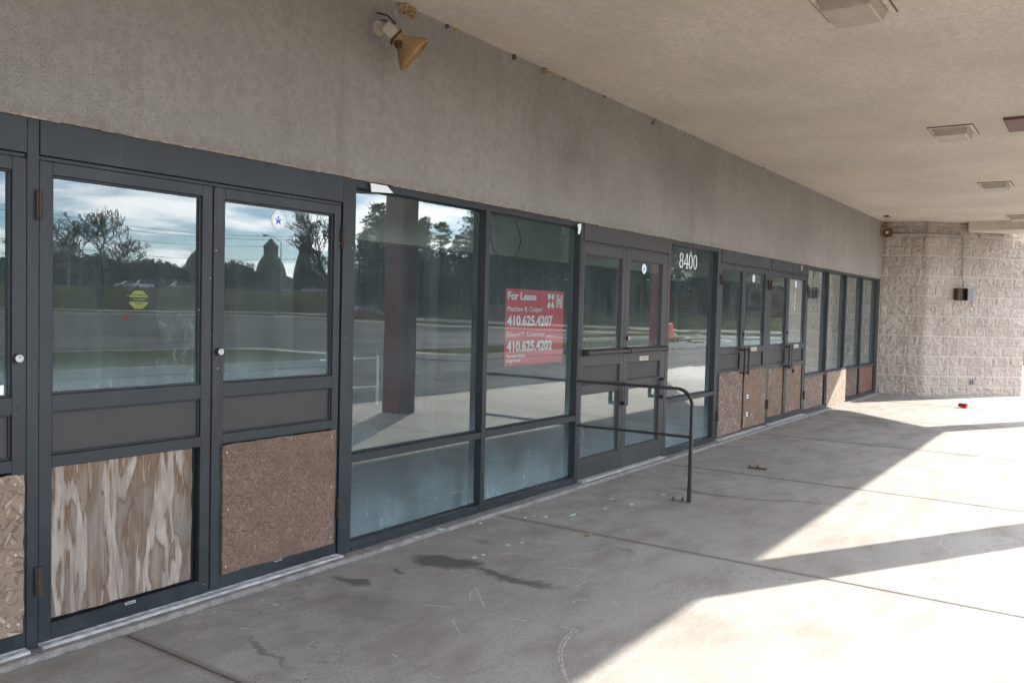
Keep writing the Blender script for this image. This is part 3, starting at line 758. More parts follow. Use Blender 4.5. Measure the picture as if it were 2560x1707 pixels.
for z in (1.085, 0.880): MB().lathe([(0.007,0),(0.005,0.002)], (2.800, 0, z), (0,-1,0), 10).build('screw', M['rust'], d)
MB().box(2.7625, 2.7715, 0.010, 0.04, 0.05, 2.148).build('weather_strip', M['hinge'], B0)
post(3.680, 3.786)
# --- windows 1 and 2
w1 = window(3.788, 5.126, 'large window showing the reflected maroon column')
post(5.128, 5.180)
w2 = window(5.182, 6.514, 'large window with the red for lease sign')
post(6.516, 6.575)
# --- middle glass doors
header(6.577, 8.350, 'frame2'); threshold(6.60, 8.34)
d3 = door(6.577, 7.388, 'g', None, None, 'glass door leaf left of the pair behind the black handrail', low='glass', fm='frame2', sl=0.03, sr=0.06)
d3b = door(7.394, 8.345, 'g', None, 7.462, 'glass door leaf with a push bar and blue star sticker', low='glass', fm='frame2', sl=0.092, sr=0.12)
for dd, a, b in ((d3, 6.60, 7.40), (d3b, 7.42, 8.27)):
    MB().tube([(a, -0.062, 1.181), (b, -0.062, 1.181)], 0.017, 12).build('push_bar', M['frame2'], dd, smooth=False)
    for e in (a+0.015, b-0.015): MB().box(e-0.014, e+0.014, -0.075, 0.0, 1.155, 1.207).build('bar_bracket', M['hinge'], dd, bevel=0.004)
for dd, a in ((d3, 7.33), (d3b, 8.20)):
    mb = MB().box(a, a+0.075, -0.062, -0.052, 0.655, 0.875).box(a+0.058, a+0.075, -0.0515, 0.0, 0.84, 0.875).box(a+0.058, a+0.075, -0.0515, 0.0, 0.655, 0.69)
    mb.build('pull_handle', M['frame2'], dd, bevel=0.004)
small_label(7.745, 7.945, 1.070, 1.112, d3b, 0.0, 'PUSH')
MB().box(7.474, 7.531, 0.0262, 0.0275, 1.40, 1.432).box(7.474, 7.531, 0.0255, 0.0261, 1.424, 1.432).build('notice_sticker', [M['sign_white']], d3b)
post(8.352, 8.423, fm='frame2')
# --- sidelight with the street number
w3 = window(8.425, 9.756, 'window with the white street number', 'glass_wavy')
post(9.758, 9.862)
# --- fourth pair
header(9.864, 11.623); threshold(9.87, 11.62)
d4 = door(9.866, 10.672, 'a', 9.866, None, 'door leaf with grey brown strand board right of the street number')
board(9.885, 10.700, 0.067, 0.835, -0.001, 0.013, M['osb_grey'], d4, 'grey brown strand board with large pale flakes')
d4b = door(10.682, 11.620, 'a', 11.617, 10.712, 'door leaf with an orange brown board and two pull bars', sl=0.064, sr=0.11)
board(10.766, 11.618, 0.080, 0.833, -0.001, 0.013, M['osb_up'], d4b, 'orange brown strand board with upright grain')
small_label(11.015, 11.235, 1.072, 1.122, d4b, 0.0, 'PULL')
for z in (0.50, 0.27): small_label(10.88, 10.93, z-0.04, z+0.01, d4b, -0.0145, None, 'sign_white')
def pull(x, parent):
    MB().tube([(x, 0.0, 1.10), (x, -0.065, 1.10)], 0.012, 8).tube([(x, -0.070, 1.13), (x, -0.070, 0.78)], 0.014, 10).tube([(x, 0.0, 0.81), (x, -0.065, 0.81)], 0.012, 8).build('pull_handle', M['hinge'], parent, smooth=False)
pull(10.60, d4); pull(10.745, d4b)
post(11.625, 11.721)
# --- fifth pair
header(11.723, 13.488); threshold(11.73, 13.5)
d5 = door(11.725, 12.520, 'a', 11.728, None, 'door leaf fastened with a chain to its neighbour')
board(11.78, 12.462, 0.122, 0.808, 0.028, 0.012, M['osb_up'], d5, 'upright grained strand board set into the lower opening', False)
d5b = door(12.530, 13.484, 'a', 13.490, 12.556, 'door leaf right of the chained pull handles', sl=0.064, sr=0.09)
board(12.60, 13.390, 0.122, 0.808, 0.028, 0.012, M['osb_up'], d5b, 'brown strand board set into the lower opening', False)
small_label(12.893, 13.12, 1.066, 1.120, d5b, 0.0, 'PULL')
pull(12.46, d5); pull(12.60, d5b)
post(13.492, 13.524)
# --- four narrow windows at the far end
xs = (13.526, 14.704, 14.760, 15.900, 15.950, 17.130, 17.182, 18.410)
labs = ('first narrow window right of the chained doors', 'narrow window above the sunlit board', 'narrow window above the dark streaked board', 'last narrow window beside the block wall')
ws = [window(xs[2*i]-0.001, xs[2*i+1], labs[i], 'glass_far', 'board') for i in range(4)]
for a, b in ((14.706, 14.758), (15.902, 15.948), (17.132, 17.180), (18.412, 18.63)): post(a, b)
board(13.55, 14.690, 0.075, 0.580, 0.040, 0.012, M['osb_grey'], ws[0], 'strand board in the bay next to the doors', False)
board(14.775, 16.055, 0.012, 0.606, -0.003, 0.013, M['osb_pale'], ws[1], 'proud board with a bright patch of sun')
board(15.955, 17.10, 0.084, 0.580, 0.040, 0.012, M['wood_dark'], ws[2], 'dark board with wavy streaks', False)
board(17.19, 18.40, 0.084, 0.580, 0.040, 0.012, M['wood_red'], ws[3], 'reddish brown board beside the block wall', False)

# ---------------------------------------------------------------- split-face block wall
def block_wall():
    path = [(18.64, 0.30), (18.645, -0.02), (18.79, -0.84), (20.46, -2.45), (21.3, -1.75)]
    st = 0.016; H = 3.52
    me_v = []; me_f = []; attr = []
    cols = []; s_acc = 0.0
    for (ax, ay), (bx, by) in zip(path[:-1], path[1:]):
        L = math.hypot(bx-ax, by-ay); n = max(2, int(L/st)); tx, ty = (bx-ax)/L, (by-ay)/L
        nx_, ny_ = ty, -tx            # placeholder, fixed below
        nrm = (-( -ty), -tx)
        for i in range(n+1):
            s_ = L*i/n
            cols.append((ax+tx*s_, ay+ty*s_, (ty, -tx), s_, L))
    nz_ = int(H/st)
    rows = [H*j/nz_ for j in range(nz_+1)]
    for (x, y, nr, s_, L) in cols:
        # outward normal: towards -x / -y side
        ox, oy = (nr[0], nr[1])
        if (ox*(-1)+oy*(-0.6)) < 0: ox, oy = -ox, -oy
        endf = min(1.0, min(s_, L-s_)/0.02)
        for z in rows:
            c = int(z/0.2); zz_ = z - c*0.2; off = 0.2*(c % 2)
            q = ((s_+off+L*1.3) % 0.4)
            dm = min(zz_, 0.2-zz_, q, 0.4-q)
            if z > H-0.02: dm = 0.05
            mort = 1.0 if dm < 0.007 else 0.0
            hh = 0.0
            if not mort:
                e = min(1.0, (dm-0.007)/0.02)
                v = noise.fractal((x*10, y*10, z*10), 0.9, 2.1, 5)
                r2 = noise.noise((x*22+3, y*22, z*22))
                hh = (0.012 + 0.021*v + 0.011*r2)*e
                hh = max(hh, 0.001)
            hh *= endf
            me_v.append((x+ox*hh, y+oy*hh, z)); attr.append(mort)
    nr_ = len(rows)
    for i in range(len(cols)-1):
        for j in range(nr_-1):
            a = i*nr_+j
            me_f.append((a, a+1, a+nr_+1, a+nr_))
    me = bpy.data.meshes.new('block_wall'); me.from_pydata(me_v, [], me_f)
    at = me.attributes.new('mortar', 'FLOAT', 'POINT'); at.data.foreach_set('value', attr)
    me.materials.append(M['block']); me.update()
    o = bpy.data.objects.new('block_wall', me); sc.collection.objects.link(o)
    m = MB().prism([(18.66, 0.3), (18.68, -0.01), (18.82, -0.80), (20.46, -2.40), (21.22, -1.74), (20.4, 0.3)], 0.0, 3.515)
    core = m.build('core', M['block'], o)
    tag(o, 'rough tan split-face block wall standing at the far end of the shop front', 'wall')
block_wall()
MB().box(20.4, 21.2, -1.74, 9, 0, ZC+0.8).build('side_wall', M['wall'], B0)

# ---------------------------------------------------------------- ceiling lights
def ceiling_light(x, y, label):
    e = empty('ceiling_light', (x, y, ZC), 0, label, 'ceiling light', 'ceiling lights along the walkway')
    mb = MB(); framed_z = -0.014
    for a in ((-0.26,0.26,-0.20,-0.165),(-0.26,0.26,0.165,0.20),(-0.26,-0.215,-0.165,0.165),(0.215,0.26,-0.165,0.165)): mb.box(a[0],a[1],a[2],a[3],framed_z,-0.001)
    mb.build('trim', M['cream'], e, bevel=0.003)
    mb = MB()
    for a in ((-0.268,0.268,-0.208,-0.2005),(-0.268,0.268,0.2005,0.208),(-0.268,-0.2605,-0.2,0.2),(0.2605,0.268,-0.2,0.2)): mb.box(a[0],a[1],a[2],a[3],-0.009,-0.001)
    mb.build('edge_line', M['maroon_trim'], e)
    a, b, h = (-0.212,0.212,-0.162,0.162), (-0.19,0.19,-0.14,0.14), -0.082
    mb = MB().add([(a[0],a[2],-0.001),(a[1],a[2],-0.001),(a[1],a[3],-0.001),(a[0],a[3],-0.001),(b[0],b[2],h),(b[1],b[2],h),(b[1],b[3],h),(b[0],b[3],h)],
             [(0,1,2,3),(7,6,5,4),(4,5,1,0),(5,6,2,1),(6,7,3,2),(7,4,0,3)])
    mb.build('lens', M['lens'], e, bevel=0.008, seg=2)
ceiling_light(5.56, -2.44, 'ceiling light nearest the camera, cut off by the top edge of the photo')
ceiling_light(9.80, -2.44, 'second ceiling light, left of the dark red brown panel')
ceiling_light(13.96, -2.44, 'small far ceiling light between the second light and the block wall')
ceiling_light(18.42, -2.42, 'farthest ceiling light, against the end beam at the right edge')
ceiling_light(1.35, -2.44, 'ceiling light above the left door pair, out of view')
tag(MB().box(-0.32, 0.30, -0.35, 0.30, -0.03, -0.001).build('ceiling_panel', M['maroon_trim'], bevel=0.004, loc=(9.70, -3.22, ZC)), 'dark red brown panel fixed to the ceiling at the right edge', 'panel')
mb = MB()
for k in range(7):
    a = random.uniform(-0.14, 0.14); b = random.uniform(-0.05, 0.05)
    mb.box(a-0.05, a+0.06, b-0.03, b+0.03, -0.003-0.0006*k, -0.001)
tag(mb.build('ceiling_patch', M['mud_dark'], loc=(17.55, -0.28, ZC)), 'dark broken patch in the ceiling near the block wall corner', 'ceiling patch')

# ---------------------------------------------------------------- horn loudspeakers
def SM(q):
    q = max(0.0, (q-0.18)/0.82); return q*q*(3-2*q)*0.93+0.07*q
def horn_mesh(ax_len=0.27, th=(0.05, 0.05), mouth=(0.15, 0.105)):
    mb = MB(); n = 32; rings = []
    L = 14
    def ring(x, a, b, e):
        out = []
        for k in range(n):
            t_ = 2*math.pi*k/n; c, s_ = math.cos(t_), math.sin(t_)
            out.append((x, a*math.copysign(abs(c)**e, c), b*math.copysign(abs(s_)**e, s_)))
        return out
    for i in range(L+1):
        q = i/L; f_ = SM(q)
        rings.append(ring(ax_len*q, th[0]+(mouth[0]-th[0])*f_, th[1]+(mouth[1]-th[1])*f_, 0.75))
    for i in range(L, -1, -1):
        q = i/L; f_ = SM(q)
        rings.append(ring(ax_len*q+0.004, (th[0]+(mouth[0]-th[0])*f_)-0.005, (th[1]+(mouth[1]-th[1])*f_)-0.005, 0.75))
    vs = [v for r_ in rings for v in r_]
    fs = [(i*n+k, i*n+(k+1)%n, (i+1)*n+(k+1)%n, (i+1)*n+k) for i in range(len(rings)-1) for k in range(n)]
    fs.append(tuple((len(rings)-1)*n+k for k in range(n)))
    return mb.add(vs, fs)
P0 = on_y(955, 76, -0.02); P0.y = WY
Pb = on_y(975, 80, -0.16); Pm = on_y(1038, 140, -0.27)
e = empty('horn_loudspeaker', P0, 0, 'yellowed horn loudspeaker with a white box on the stucco wall at upper left', 'loudspeaker', 'horn loudspeakers')
axd = (Pm-Pb).normalized()
rot = axd.to_track_quat('X', 'Z').to_matrix().to_4x4()
def place(o, mat4): o.matrix_local = mat4
b0 = Pb - P0
box = MB().box(-0.046, 0.046, -0.038, 0.038, -0.038, 0.038).build('driver_box', M['lens'], e, bevel=0.012, seg=2)
place(box, Matrix.Translation(b0) @ rot)
hn = horn_mesh(0.155, (0.040, 0.042), (0.105, 0.122)).build('horn', M['yellow_horn'], e, smooth=True)
place(hn, Matrix.Translation(b0 + axd*0.048) @ rot)
cl = MB().box(-0.006, 0.006, -0.042, 0.042, -0.044, 0.044).build('clamp_band', M['rust'], e)
place(cl, Matrix.Translation(b0 + axd*0.048) @ rot)
mb = MB().lathe([(0.045,0),(0.045,0.010),(0.04,0.014)], (-0.035,0,0), (0,-1,0), 24).tube([(-0.02,-0.014,0), (b0.x*0.6-0.02, b0.y*0.6, b0.z*0.6), tuple(b0 - axd*0.03)], 0.017, 10)
mb.build('wall_bracket', M['cream'], e, smooth=False)
MB().tube([(-0.05,-0.004,0.09), (-0.02,-0.06,0.075), (0.015,-0.10,0.03), tuple(b0 - axd*0.07 + Vector((0,0,0.02)))], 0.005, 6).build('cable', M['wire'], e)
nest = MB()
rn = random.Random(5)
def nest_mesh(r, n, seed, cells=True):
    rr = random.Random(seed); mb = MB()
    for i in range(n):
        a = rr.uniform(0, 2*math.pi); q = r*math.sqrt(rr.random())
        x, y = q*math.cos(a), q*math.sin(a)
        h = r*0.55*(1-(q/r)**2*0.6)*rr.uniform(0.7, 1.2)
        w = r*rr.uniform(0.10, 0.17)
        mb.lathe([(w*0.8, 0), (w, h*0.6), (w*0.9, h), (w*0.45, h*0.98), (w*0.4, h*0.6)], (x, y, 0), (rr.uniform(-.25,.25), rr.uniform(-.25,.25), 1), 7)
    mb.lathe([(r*0.95, -0.002), (r*0.8, r*0.2), (r*0.3, r*0.3)], (0,0,0), (0,0,1), 14)
    return mb
o = nest_mesh(0.026, 60, 3).build('wasp_nest', [M['mud_dark']])
pn = on_y(995.5, 111, -0.245)
o.matrix_world = Matrix.Translation(pn) @ (CAM-pn).to_track_quat('Z', 'Y').to_matrix().to_4x4()
tag(o, 'round grey wasp nest stuck on the side of the near loudspeaker', 'wasp nest', 'wasp nests')
# far horn, facing the camera
P2 = Vector((18.62, -0.018, 3.30)); Pf = on_y(2217.7, 580.7, -0.20)
k_ = (18.40-CAM.x)/(Pf.x-CAM.x); Pf = CAM + (Pf-CAM)*k_
e2 = empty('horn_loudspeaker', (Pf.x, WY, Pf.z), 0, 'round horn loudspeaker in the far corner beside the block wall', 'loudspeaker', 'horn loudspeakers')
hc = Vector((0, Pf.y-WY, 0)); tdir = (CAM-Pf).normalized(); tdir = (tdir + Vector((0,-0.1,0))).normalized()
rot2 = tdir.to_track_quat('X', 'Z').to_matrix().to_4x4()
h2 = horn_mesh(0.16, (0.045,0.045), (0.115,0.11)).build('horn', M['yellow_horn'], e2, smooth=True); place(h2, Matrix.Translation(hc - tdir*0.16) @ rot2)
b2 = MB().lathe([(0.02,-0.10),(0.036,-0.02),(0.034,0.0),(0.01,0.012)], (0,0,0), (1,0,0), 16).build('bulb', M['cream'], e2, smooth=True); place(b2, Matrix.Translation(hc) @ rot2)
b3 = MB().box(-0.14, 0, -0.05, 0.05, -0.05, 0.05).build('driver_box', M['white'], e2, bevel=0.01); place(b3, Matrix.Translation(hc - tdir*0.165) @ rot2)
MB().tube([(0.05,0,0), (0.06, hc.y*0.5, 0.0), tuple(hc - tdir*0.24)], 0.015, 8).lathe([(0.05,0),(0.05,0.01)], (0.05,0,0), (0,-1,0), 16).build('wall_bracket', M['black'], e2)
# mud nests in the corner of wall and ceiling
NESTS = [(1012,22,.055,1,'cream wasp nest pair at the ceiling corner above and right of the near loudspeaker'),(1028,32,.050,1,'cream crumbled wasp nest just below the topmost one at the ceiling corner'),
         (1120,67,.020,0,'small dark square mud nest at the ceiling corner, left of a pale drop-shaped one'),(1142,76,.024,1,'pale drop-shaped mud nest at the ceiling corner'),
         (1287,144,.026,0,'brown mud nest alone at the ceiling corner, above the middle of the wall'),(1365,182,.042,1,'large honeycombed tan wasp nest in the ceiling corner'),
         (1412,198,.013,0,'tiny black mud nest right of the large honeycombed nest'),(1513,242,.016,0,'small brown mud nest half way along the ceiling corner'),
         (1634,309,.022,0,'long dark mud streak nest hanging on the wall under the ceiling'),(1713,341,.022,1,'pale mud nest left of its twin on the far ceiling corner'),(1737,344,.020,1,'pale mud nest right of its twin on the far ceiling corner'),
         (1910,420,.020,0,'last dark mud nest before the far loudspeaker')]
for u, v, r_, pale, lab in NESTS:
    o = nest_mesh(r_, 22 if r_ > .03 else 10, int(u)).build('wasp_nest', M['mud'] if pale else M['mud_dark'])
    p = on_y(u, v, WY-0.012)
    o.location = (p.x, WY-0.004, min(p.z, ZC-0.004))
    o.rotation_euler = (R(125), 0, 0)
    if u == 1634: o.scale = (0.6, 2.6, 0.8)
    tag(o, lab, 'wasp nest', 'wasp nests')

# ---------------------------------------------------------------- fixtures on the block wall
SV = Vector((20.46-18.79, -2.45+0.84, 0)).normalized()      # along the angled face
NV = Vector((SV.y, -SV.x, 0))                                # outward
if NV.x > 0: NV = -NV
def wall_frame(px, py, z):
    m = Matrix.Identity(4)
    for i in range(3): m[i][0] = SV[i]; m[i][1] = -NV[i]; m[i][2] = (0,0,1)[i]
    return Matrix.Translation((px, py, z)) @ m      # local -y points out of the wall
base = Vector((18.79, -0.84, 0))
def at_s(s_, out=0.03): return base + SV*s_ + NV*out
p = at_s(0.72, 0.035)
e = empty('electrical_box', (0,0,0), 0, 'rusty open electrical box on the block wall with a padlock dangling from its door', 'electrical box')
e.matrix_world = wall_frame(p.x, p.y, 2.05)
mb = MB().box(-0.12,0.12,-0.004,0.0,-0.12,0.12).box(-0.12,-0.112,-0.10,-0.0045,-0.12,0.12).box(0.112,0.12,-0.10,-0.0045,-0.12,0.12).box(-0.112,0.112,-0.10,-0.0045,0.112,0.12).box(-0.112,0.112,-0.10,-0.0045,-0.12,-0.112)
mb.build('box_body', M['rust'], e)
MB().box(-0.118,-0.01,-0.108,-0.1005,-0.118,0.118).build('cover', M['rust'], e, bevel=0.002)
MB().box(-0.03,0.09,-0.02,-0.0045,-0.09,0.08).build('back_plate', M['dark'], e)
MB().box(0.121,0.25,-0.104,-0.100,-0.12,0.12).build('open_door', M['galv'], e)
p2_ = Vector((0.215,-0.106,-0.12))
e3 = MB(); e3.tube([(0,0,0),(0.006,0,-0.05),(-0.004,0,-0.10)], 0.006, 6)
padm = e3.build('hanging_hasp', M['rust'], e, loc=p2_)
pk = MB().box(-0.03,0.03,-0.012,0.012,-0.055,0.0).build('body', M['brass'], bevel=0.004)
e4 = empty('padlock', (0,0,0), 0, 'brass padlock dangling below the open electrical box', 'padlock'); 
pk.parent = e4
MB().tube([(-0.018,0,0),(-0.018,0,0.025),(0,0,0.04),(0.018,0,0.025),(0.018,0,0)], 0.004, 6).build('shackle', M['galv'], e4)
pw = e.matrix_world @ (p2_ + Vector((-0.01,-0.012,-0.15)))
e4.matrix_world = Matrix.Translation(pw) @ Matrix.Rotation(R(-40), 4, 'Z') @ Matrix.Rotation(R(35), 4, 'Y')
# conduit
pts_ = [Vector((18.60, -0.05, 3.245)), Vector((18.64,-0.12,3.245)) ]
s1 = Vector((18.79-18.645, -0.84+0.02, 0)).normalized(); n1 = Vector((s1.y, -s1.x, 0)); 
if n1.x > 0: n1 = -n1
pts_ = [Vector((18.645,-0.02,3.245)) + s1*s_ + n1*0.045 for s_ in (0.02, 0.4, 0.78)]
pts_ += [Vector((*(at_s(s_, 0.045).xy), 3.235)) for s_ in (0.06, 0.4, 0.66)]
pts_ += [Vector((*(at_s(0.72, 0.045).xy), 3.215)), Vector((*(at_s(0.755, 0.045).xy), 3.15))]
pts_ += [Vector((*(at_s(0.76, 0.045).xy), z)) for z in (3.0, 2.6, 2.38)]
mb = MB().tube(pts_, 0.011, 8)
mb.tube([at_s(0.76,0.045)+Vector((0,0,2.38)), at_s(0.79,0.05)+Vector((0,0,2.26)), at_s(0.83,0.05)+Vector((0,0,2.17))], 0.006, 6)
tag(mb.build('conduit_pipe', M['galv'], smooth=True), 'thin metal conduit running over the block wall and down to the electrical box', 'conduit pipe')
p = at_s(1.11, 0.03)
e = empty('power_outlet', (0,0,0), 0, 'small weatherproof power outlet low on the block wall', 'power outlet'); e.matrix_world = wall_frame(p.x, p.y, 0.29)
MB().box(-0.04,0.04,-0.02,0,-0.06,0.06).build('cover_plate', M['galv'], e, bevel=0.006)
MB().lathe([(0.018,0),(0.016,0.004)], (0,-0.0201,0.018), (0,-1,0), 12).lathe([(0.018,0),(0.016,0.004)], (0,-0.0201,-0.022), (0,-1,0), 12).build('socket', M['ink'], e)
o = nest_mesh(0.03, 14, 77).build('wasp_nest', M['mud']); p = at_s(1.14, 0.02); o.matrix_world = wall_frame(p.x, p.y, 3.22) @ Matrix.Rotation(R(90), 4, 'X')
tag(o, 'tan mud nest on the block wall just below the end beam', 'wasp nest', 'wasp nests')

# ---------------------------------------------------------------- handrail and floor brackets
RX, RY = 6.608, -1.045
e = empty('handrail', (RX, RY, 0), 0, 'black metal handrail standing out from the shop front beside the glass doors', 'handrail')
top = 0.932; rb = 0.135
pts_ = [(-0.065, -RY-0.002, top), (-0.01, rb+0.02, top)]
pts_ = [(-0.06, -RY-0.002, top), (0, rb, top)]
for k in range(1, 8):
    a = R(90*k/8); pts_.append((0, rb-rb*math.sin(a), top-rb+rb*math.cos(a)))
pts_ += [(0, 0, top-rb), (0, 0, 0.10)]
MB().tube(pts_, 0.0175, 4, sq=True).build('top_rail_post', M['black'], e)
MB().tube([(-0.06, -RY-0.002, 0.543), (0, 0.013, 0.541)], 0.0155, 4, sq=True).build('lower_bar', M['black'], e)
MB().tube([(0, 0, 0.004), (0, 0, 0.13)], 0.0195, 4, sq=True).build('sleeve', M['hinge'], e)
def flange(parent, sgn=1):
    m = MB().box(-0.035, 0.035, -0.03, 0.155, 0.001, 0.009); m.build('base_plate', M['galv'] if parent is e else M['rust'], parent, bevel=0.002)
    for (x, y) in ((-0.015, 0.135), (0.012, 0.062)):
        MB().lathe([(0.012,0.0091),(0.012,0.02),(0.006,0.021),(0.006,0.032),(0.002,0.036)], (x, y, 0), (0,0,1), 8).build('bolt', M['rust'], parent)
flange(e)
e5 = empty('floor_bracket', (8.53, -1.03, 0), R(10), 'small rusty bolted bracket left in the sidewalk beyond the handrail', 'floor bracket')
flange(e5)

# ---------------------------------------------------------------- litter
e = empty('paper_cup', (16.86, -1.80, 0.045), 0, 'red paper cup lying on its side on the sunlit sidewalk', 'cup')
cupm = MB().lathe([(0.031,0),(0.045,0.125),(0.047,0.126),(0.047,0.131),(0.043,0.131),(0.030,0.006),(0.001,0.005)], (0,0,0), (0,0,1), 24).build('cup_body', M['cup'], e, smooth=True)
cupm.matrix_local = Matrix.Rotation(R(-12), 4, 'Z') @ Matrix.Rotation(R(96), 4, 'X') @ Matrix.Translation((0,0,-0.06))
band = MB().lathe([(0.0368,0.05),(0.0422,0.095)], (0,0,0), (0,0,1), 24)
bm_ = MB()
for k in range(5):
    a0 = 2*math.pi*(0.40+0.035*k); a1 = a0+0.14
    bm_.add([(0.0378*math.cos(a0),0.0378*math.sin(a0),0.05),(0.0378*math.cos(a1),0.0378*math.sin(a1),0.05),(0.0425*math.cos(a1),0.0425*math.sin(a1),0.09),(0.0425*math.cos(a0),0.0425*math.sin(a0),0.09)], [(0,1,2,3)])
cb_ = bm_.build('cup_print', M['sign_white'], e); cb_.matrix_local = cupm.matrix_local
SH = [(4.30,-.09,.05),(4.55,-.085,.07),(5.30,-.30,.05),(5.38,-.32,.04),(5.42,-.40,.035),(5.62,-.52,.14),(5.95,-.62,.045),(6.22,-.72,.05),(6.30,-.50,.06),(4.62,-.62,.05),(4.72,-.66,.03),(4.86,-.71,.025),(4.25,-.62,.05),(4.33,-.63,.03),(5.5,-1.05,.03),(3.95,-.68,.02),(6.75,-.75,.05),(7.1,-1.2,.03),(7.3,-1.5,.03),(5.15,-.12,.05),(4.95,-.14,.04)]
labs_sh = ['near the sill below the first large window','at the foot of the sill, longest there','beside the joint under the lease sign window','small one in the cluster under the lease sign window','lowest of the cluster under the lease sign window','long green sliver, the largest on the sidewalk','flat chip right of the long sliver','chip between the long sliver and the handrail','chip in front of the middle glass doors','bright pair of chips above the dark stain','smaller of the chip pair above the stain','lone chip right of the pair','chip left of the dark stain top','speck touching the chip above the stain','speck beyond the first joint','tiny speck by the sill stain','chip left of the handrail foot','speck right of the handrail foot','speck beyond the handrail foot','bit at the foot of the second mullion','crumb at the foot of the second mullion']
for i, (x, y, s_) in enumerate(SH):
    rr = random.Random(i+40); mb = MB(); n = rr.randint(3, 5)
    pl = [(math.cos(2*math.pi*k/n)*s_*0.5*rr.uniform(.6,1.1), math.sin(2*math.pi*k/n)*s_*(0.16 if s_ > .1 else 0.35)*rr.uniform(.6,1.1)) for k in range(n)]
    mb.prism(pl, 0.001, 0.005)
    o = mb.build('glass_shard', M['shard'], loc=(x, y, 0.001 if y < -.11 else 0.028)); o.rotation_euler = (0, 0, rr.uniform(-.6, .2) if s_ > .1 else rr.uniform(0, 3))
    tag(o, 'broken glass bit, ' + labs_sh[i], 'glass shard', 'glass shards on the sidewalk')
# dry leaves
for i, (u, v, lab) in enumerate(((1762, 1150, 'small brown dry leaf right of the handrail'), (2148, 1135, 'curled dry leaf far out on the shaded sidewalk'), (2355, 1016, 'thin dry leaf beside the red cup'), (1470, 1337, 'tan crumpled leaf lying by the long joint'))):
    p = on_z(u, v, 0.004); mb = MB(); rr = random.Random(i)
    n = 7; vs = [(0, 0, 0.006)]
    for k in range(n): a = 2*math.pi*k/n; q = 0.032*rr.uniform(.6, 1.2); vs.append((q*math.cos(a)*1.4, q*math.sin(a)*0.7, 0.004+0.012*rr.random()))
    mb.add(vs, [(0, 1+k, 1+(k+1) % n) for k in range(n)])
    tag(mb.build('dry_leaf', M['mud'], loc=(p.x, p.y, 0)), lab, 'leaf', 'dry leaves')
# torn white tape scraps on the window heads
mb = MB(); A = [on_y(*q, -0.022) for q in ((926.5,458),(968,465.4),(984,483.5),(929,479.8))]
mb.add([tuple(a) for a in A]+[tuple(a+Vector((0,0.003,0))) for a in A], [(3,2,1,0),(4,5,6,7),(0,1,5,4),(1,2,6,5),(2,3,7,6),(3,0,4,7)])
tag(mb.build('tape_scrap', M['sign_white']), 'torn white tape scrap on the head of the first large window', 'tape')
mb = MB(); A = [on_y(*q, -0.024) for q in ((1444,561),(1453,559),(1453,572),(1449,586),(1445,585),(1446,572))]
n = len(A); mb.add([tuple(a) for a in A]+[tuple(a+Vector((0,0.003,0))) for a in A], [tuple(range(n-1,-1,-1)), tuple(range(n,2*n))]+[(i,(i+1)%n,n+(i+1)%n,n+i) for i in range(n)])
tag(mb.build('tape_scrap', M['sign_white']), 'limp white tape scrap hanging left of the middle door header', 'tape')
# chalk scrawls on the concrete
mb = MB()
def scrawl(pts2, w=0.010):
    P = [on_z(u, v, 0.0) for u, v in pts2]
    # finer
    Q = []
    for a, b in zip(P[:-1], P[1:]):
        m_ = max(2, int((b-a).length/0.012))
        for k in range(m_): Q.append(a.lerp(b, k/m_))
    Q.append(P[-1])
    rr = random.Random(int(pts2[0][0]))
    for a, b in zip(Q[:-1], Q[1:]):
        if rr.random() < 0.16: continue
        t_ = (b-a).normalized(); nn = Vector((-t_.y, t_.x, 0))*w*rr.uniform(.12, .42)
        j = nn*rr.uniform(-.5, .5)
        mb.add([tuple(a-nn+j)[:2]+(0.0012,), tuple(b-nn+j)[:2]+(0.0012,), tuple(b+nn+j)[:2]+(0.0012,), tuple(a+nn+j)[:2]+(0.0012,)], [(0,1,2,3)])
g1 = lambda x, y: (600+x/2.613, 1250+y/2.613)
g2 = lambda x, y: (1300+x/2.613, 1200+y/2.613)
for ln in ([g1(2180,845),g1(2120,900),g1(2085,960),g1(2080,1020),g1(2095,1090),g1(2125,1170)], [g1(2205,848),g1(2140,905),g1(2105,970),g1(2100,1020),g1(2110,1080),g1(2145,1190)],
           [g1(1210,685),g1(1380,697)],[g1(1390,785),g1(1425,850),g1(1450,885)],[g1(1545,570),g1(1570,640),g1(1600,700)],[g1(1500,655),g1(1505,605),g1(1545,570)],
           [g1(130,640),g1(260,685)],[g1(2040,435),g1(2340,458)],[g1(2180,570),g1(2260,530)],[g1(2175,668),g1(2205,650),g1(2280,655)],[g1(0,838),g1(110,838)],
           [g1(2050,810),g1(2180,845)],[g1(1690,345),g1(1930,355)],[g1(1500,230),g1(1620,252)],[g1(2200,335),g1(2345,325)],[g1(1240,1130),g1(1300,1160)],[g1(1000,1005),g1(1050,1050)],
           [g1(1620,740),g1(1690,756)],[g1(1770,770),g1(1870,788)],[g2(370,465),g2(530,455)],[g2(445,365),g2(525,363)],[g2(600,795),g2(655,812)],
           [(2350,1360),(2352,1345),(2375,1338)],[(2350,1360),(2370,1375),(2402,1384)]): scrawl(ln, 0.012)
scrawl([g1(150,645),g1(250,690)], 0.05)
ch = mb.build('chalk_scrawl', M['chalk']); tag(ch, kind='stuff'); ch['label'] = 'faint white chalk scratches over the shaded sidewalk'; ch['category'] = 'chalk marks'

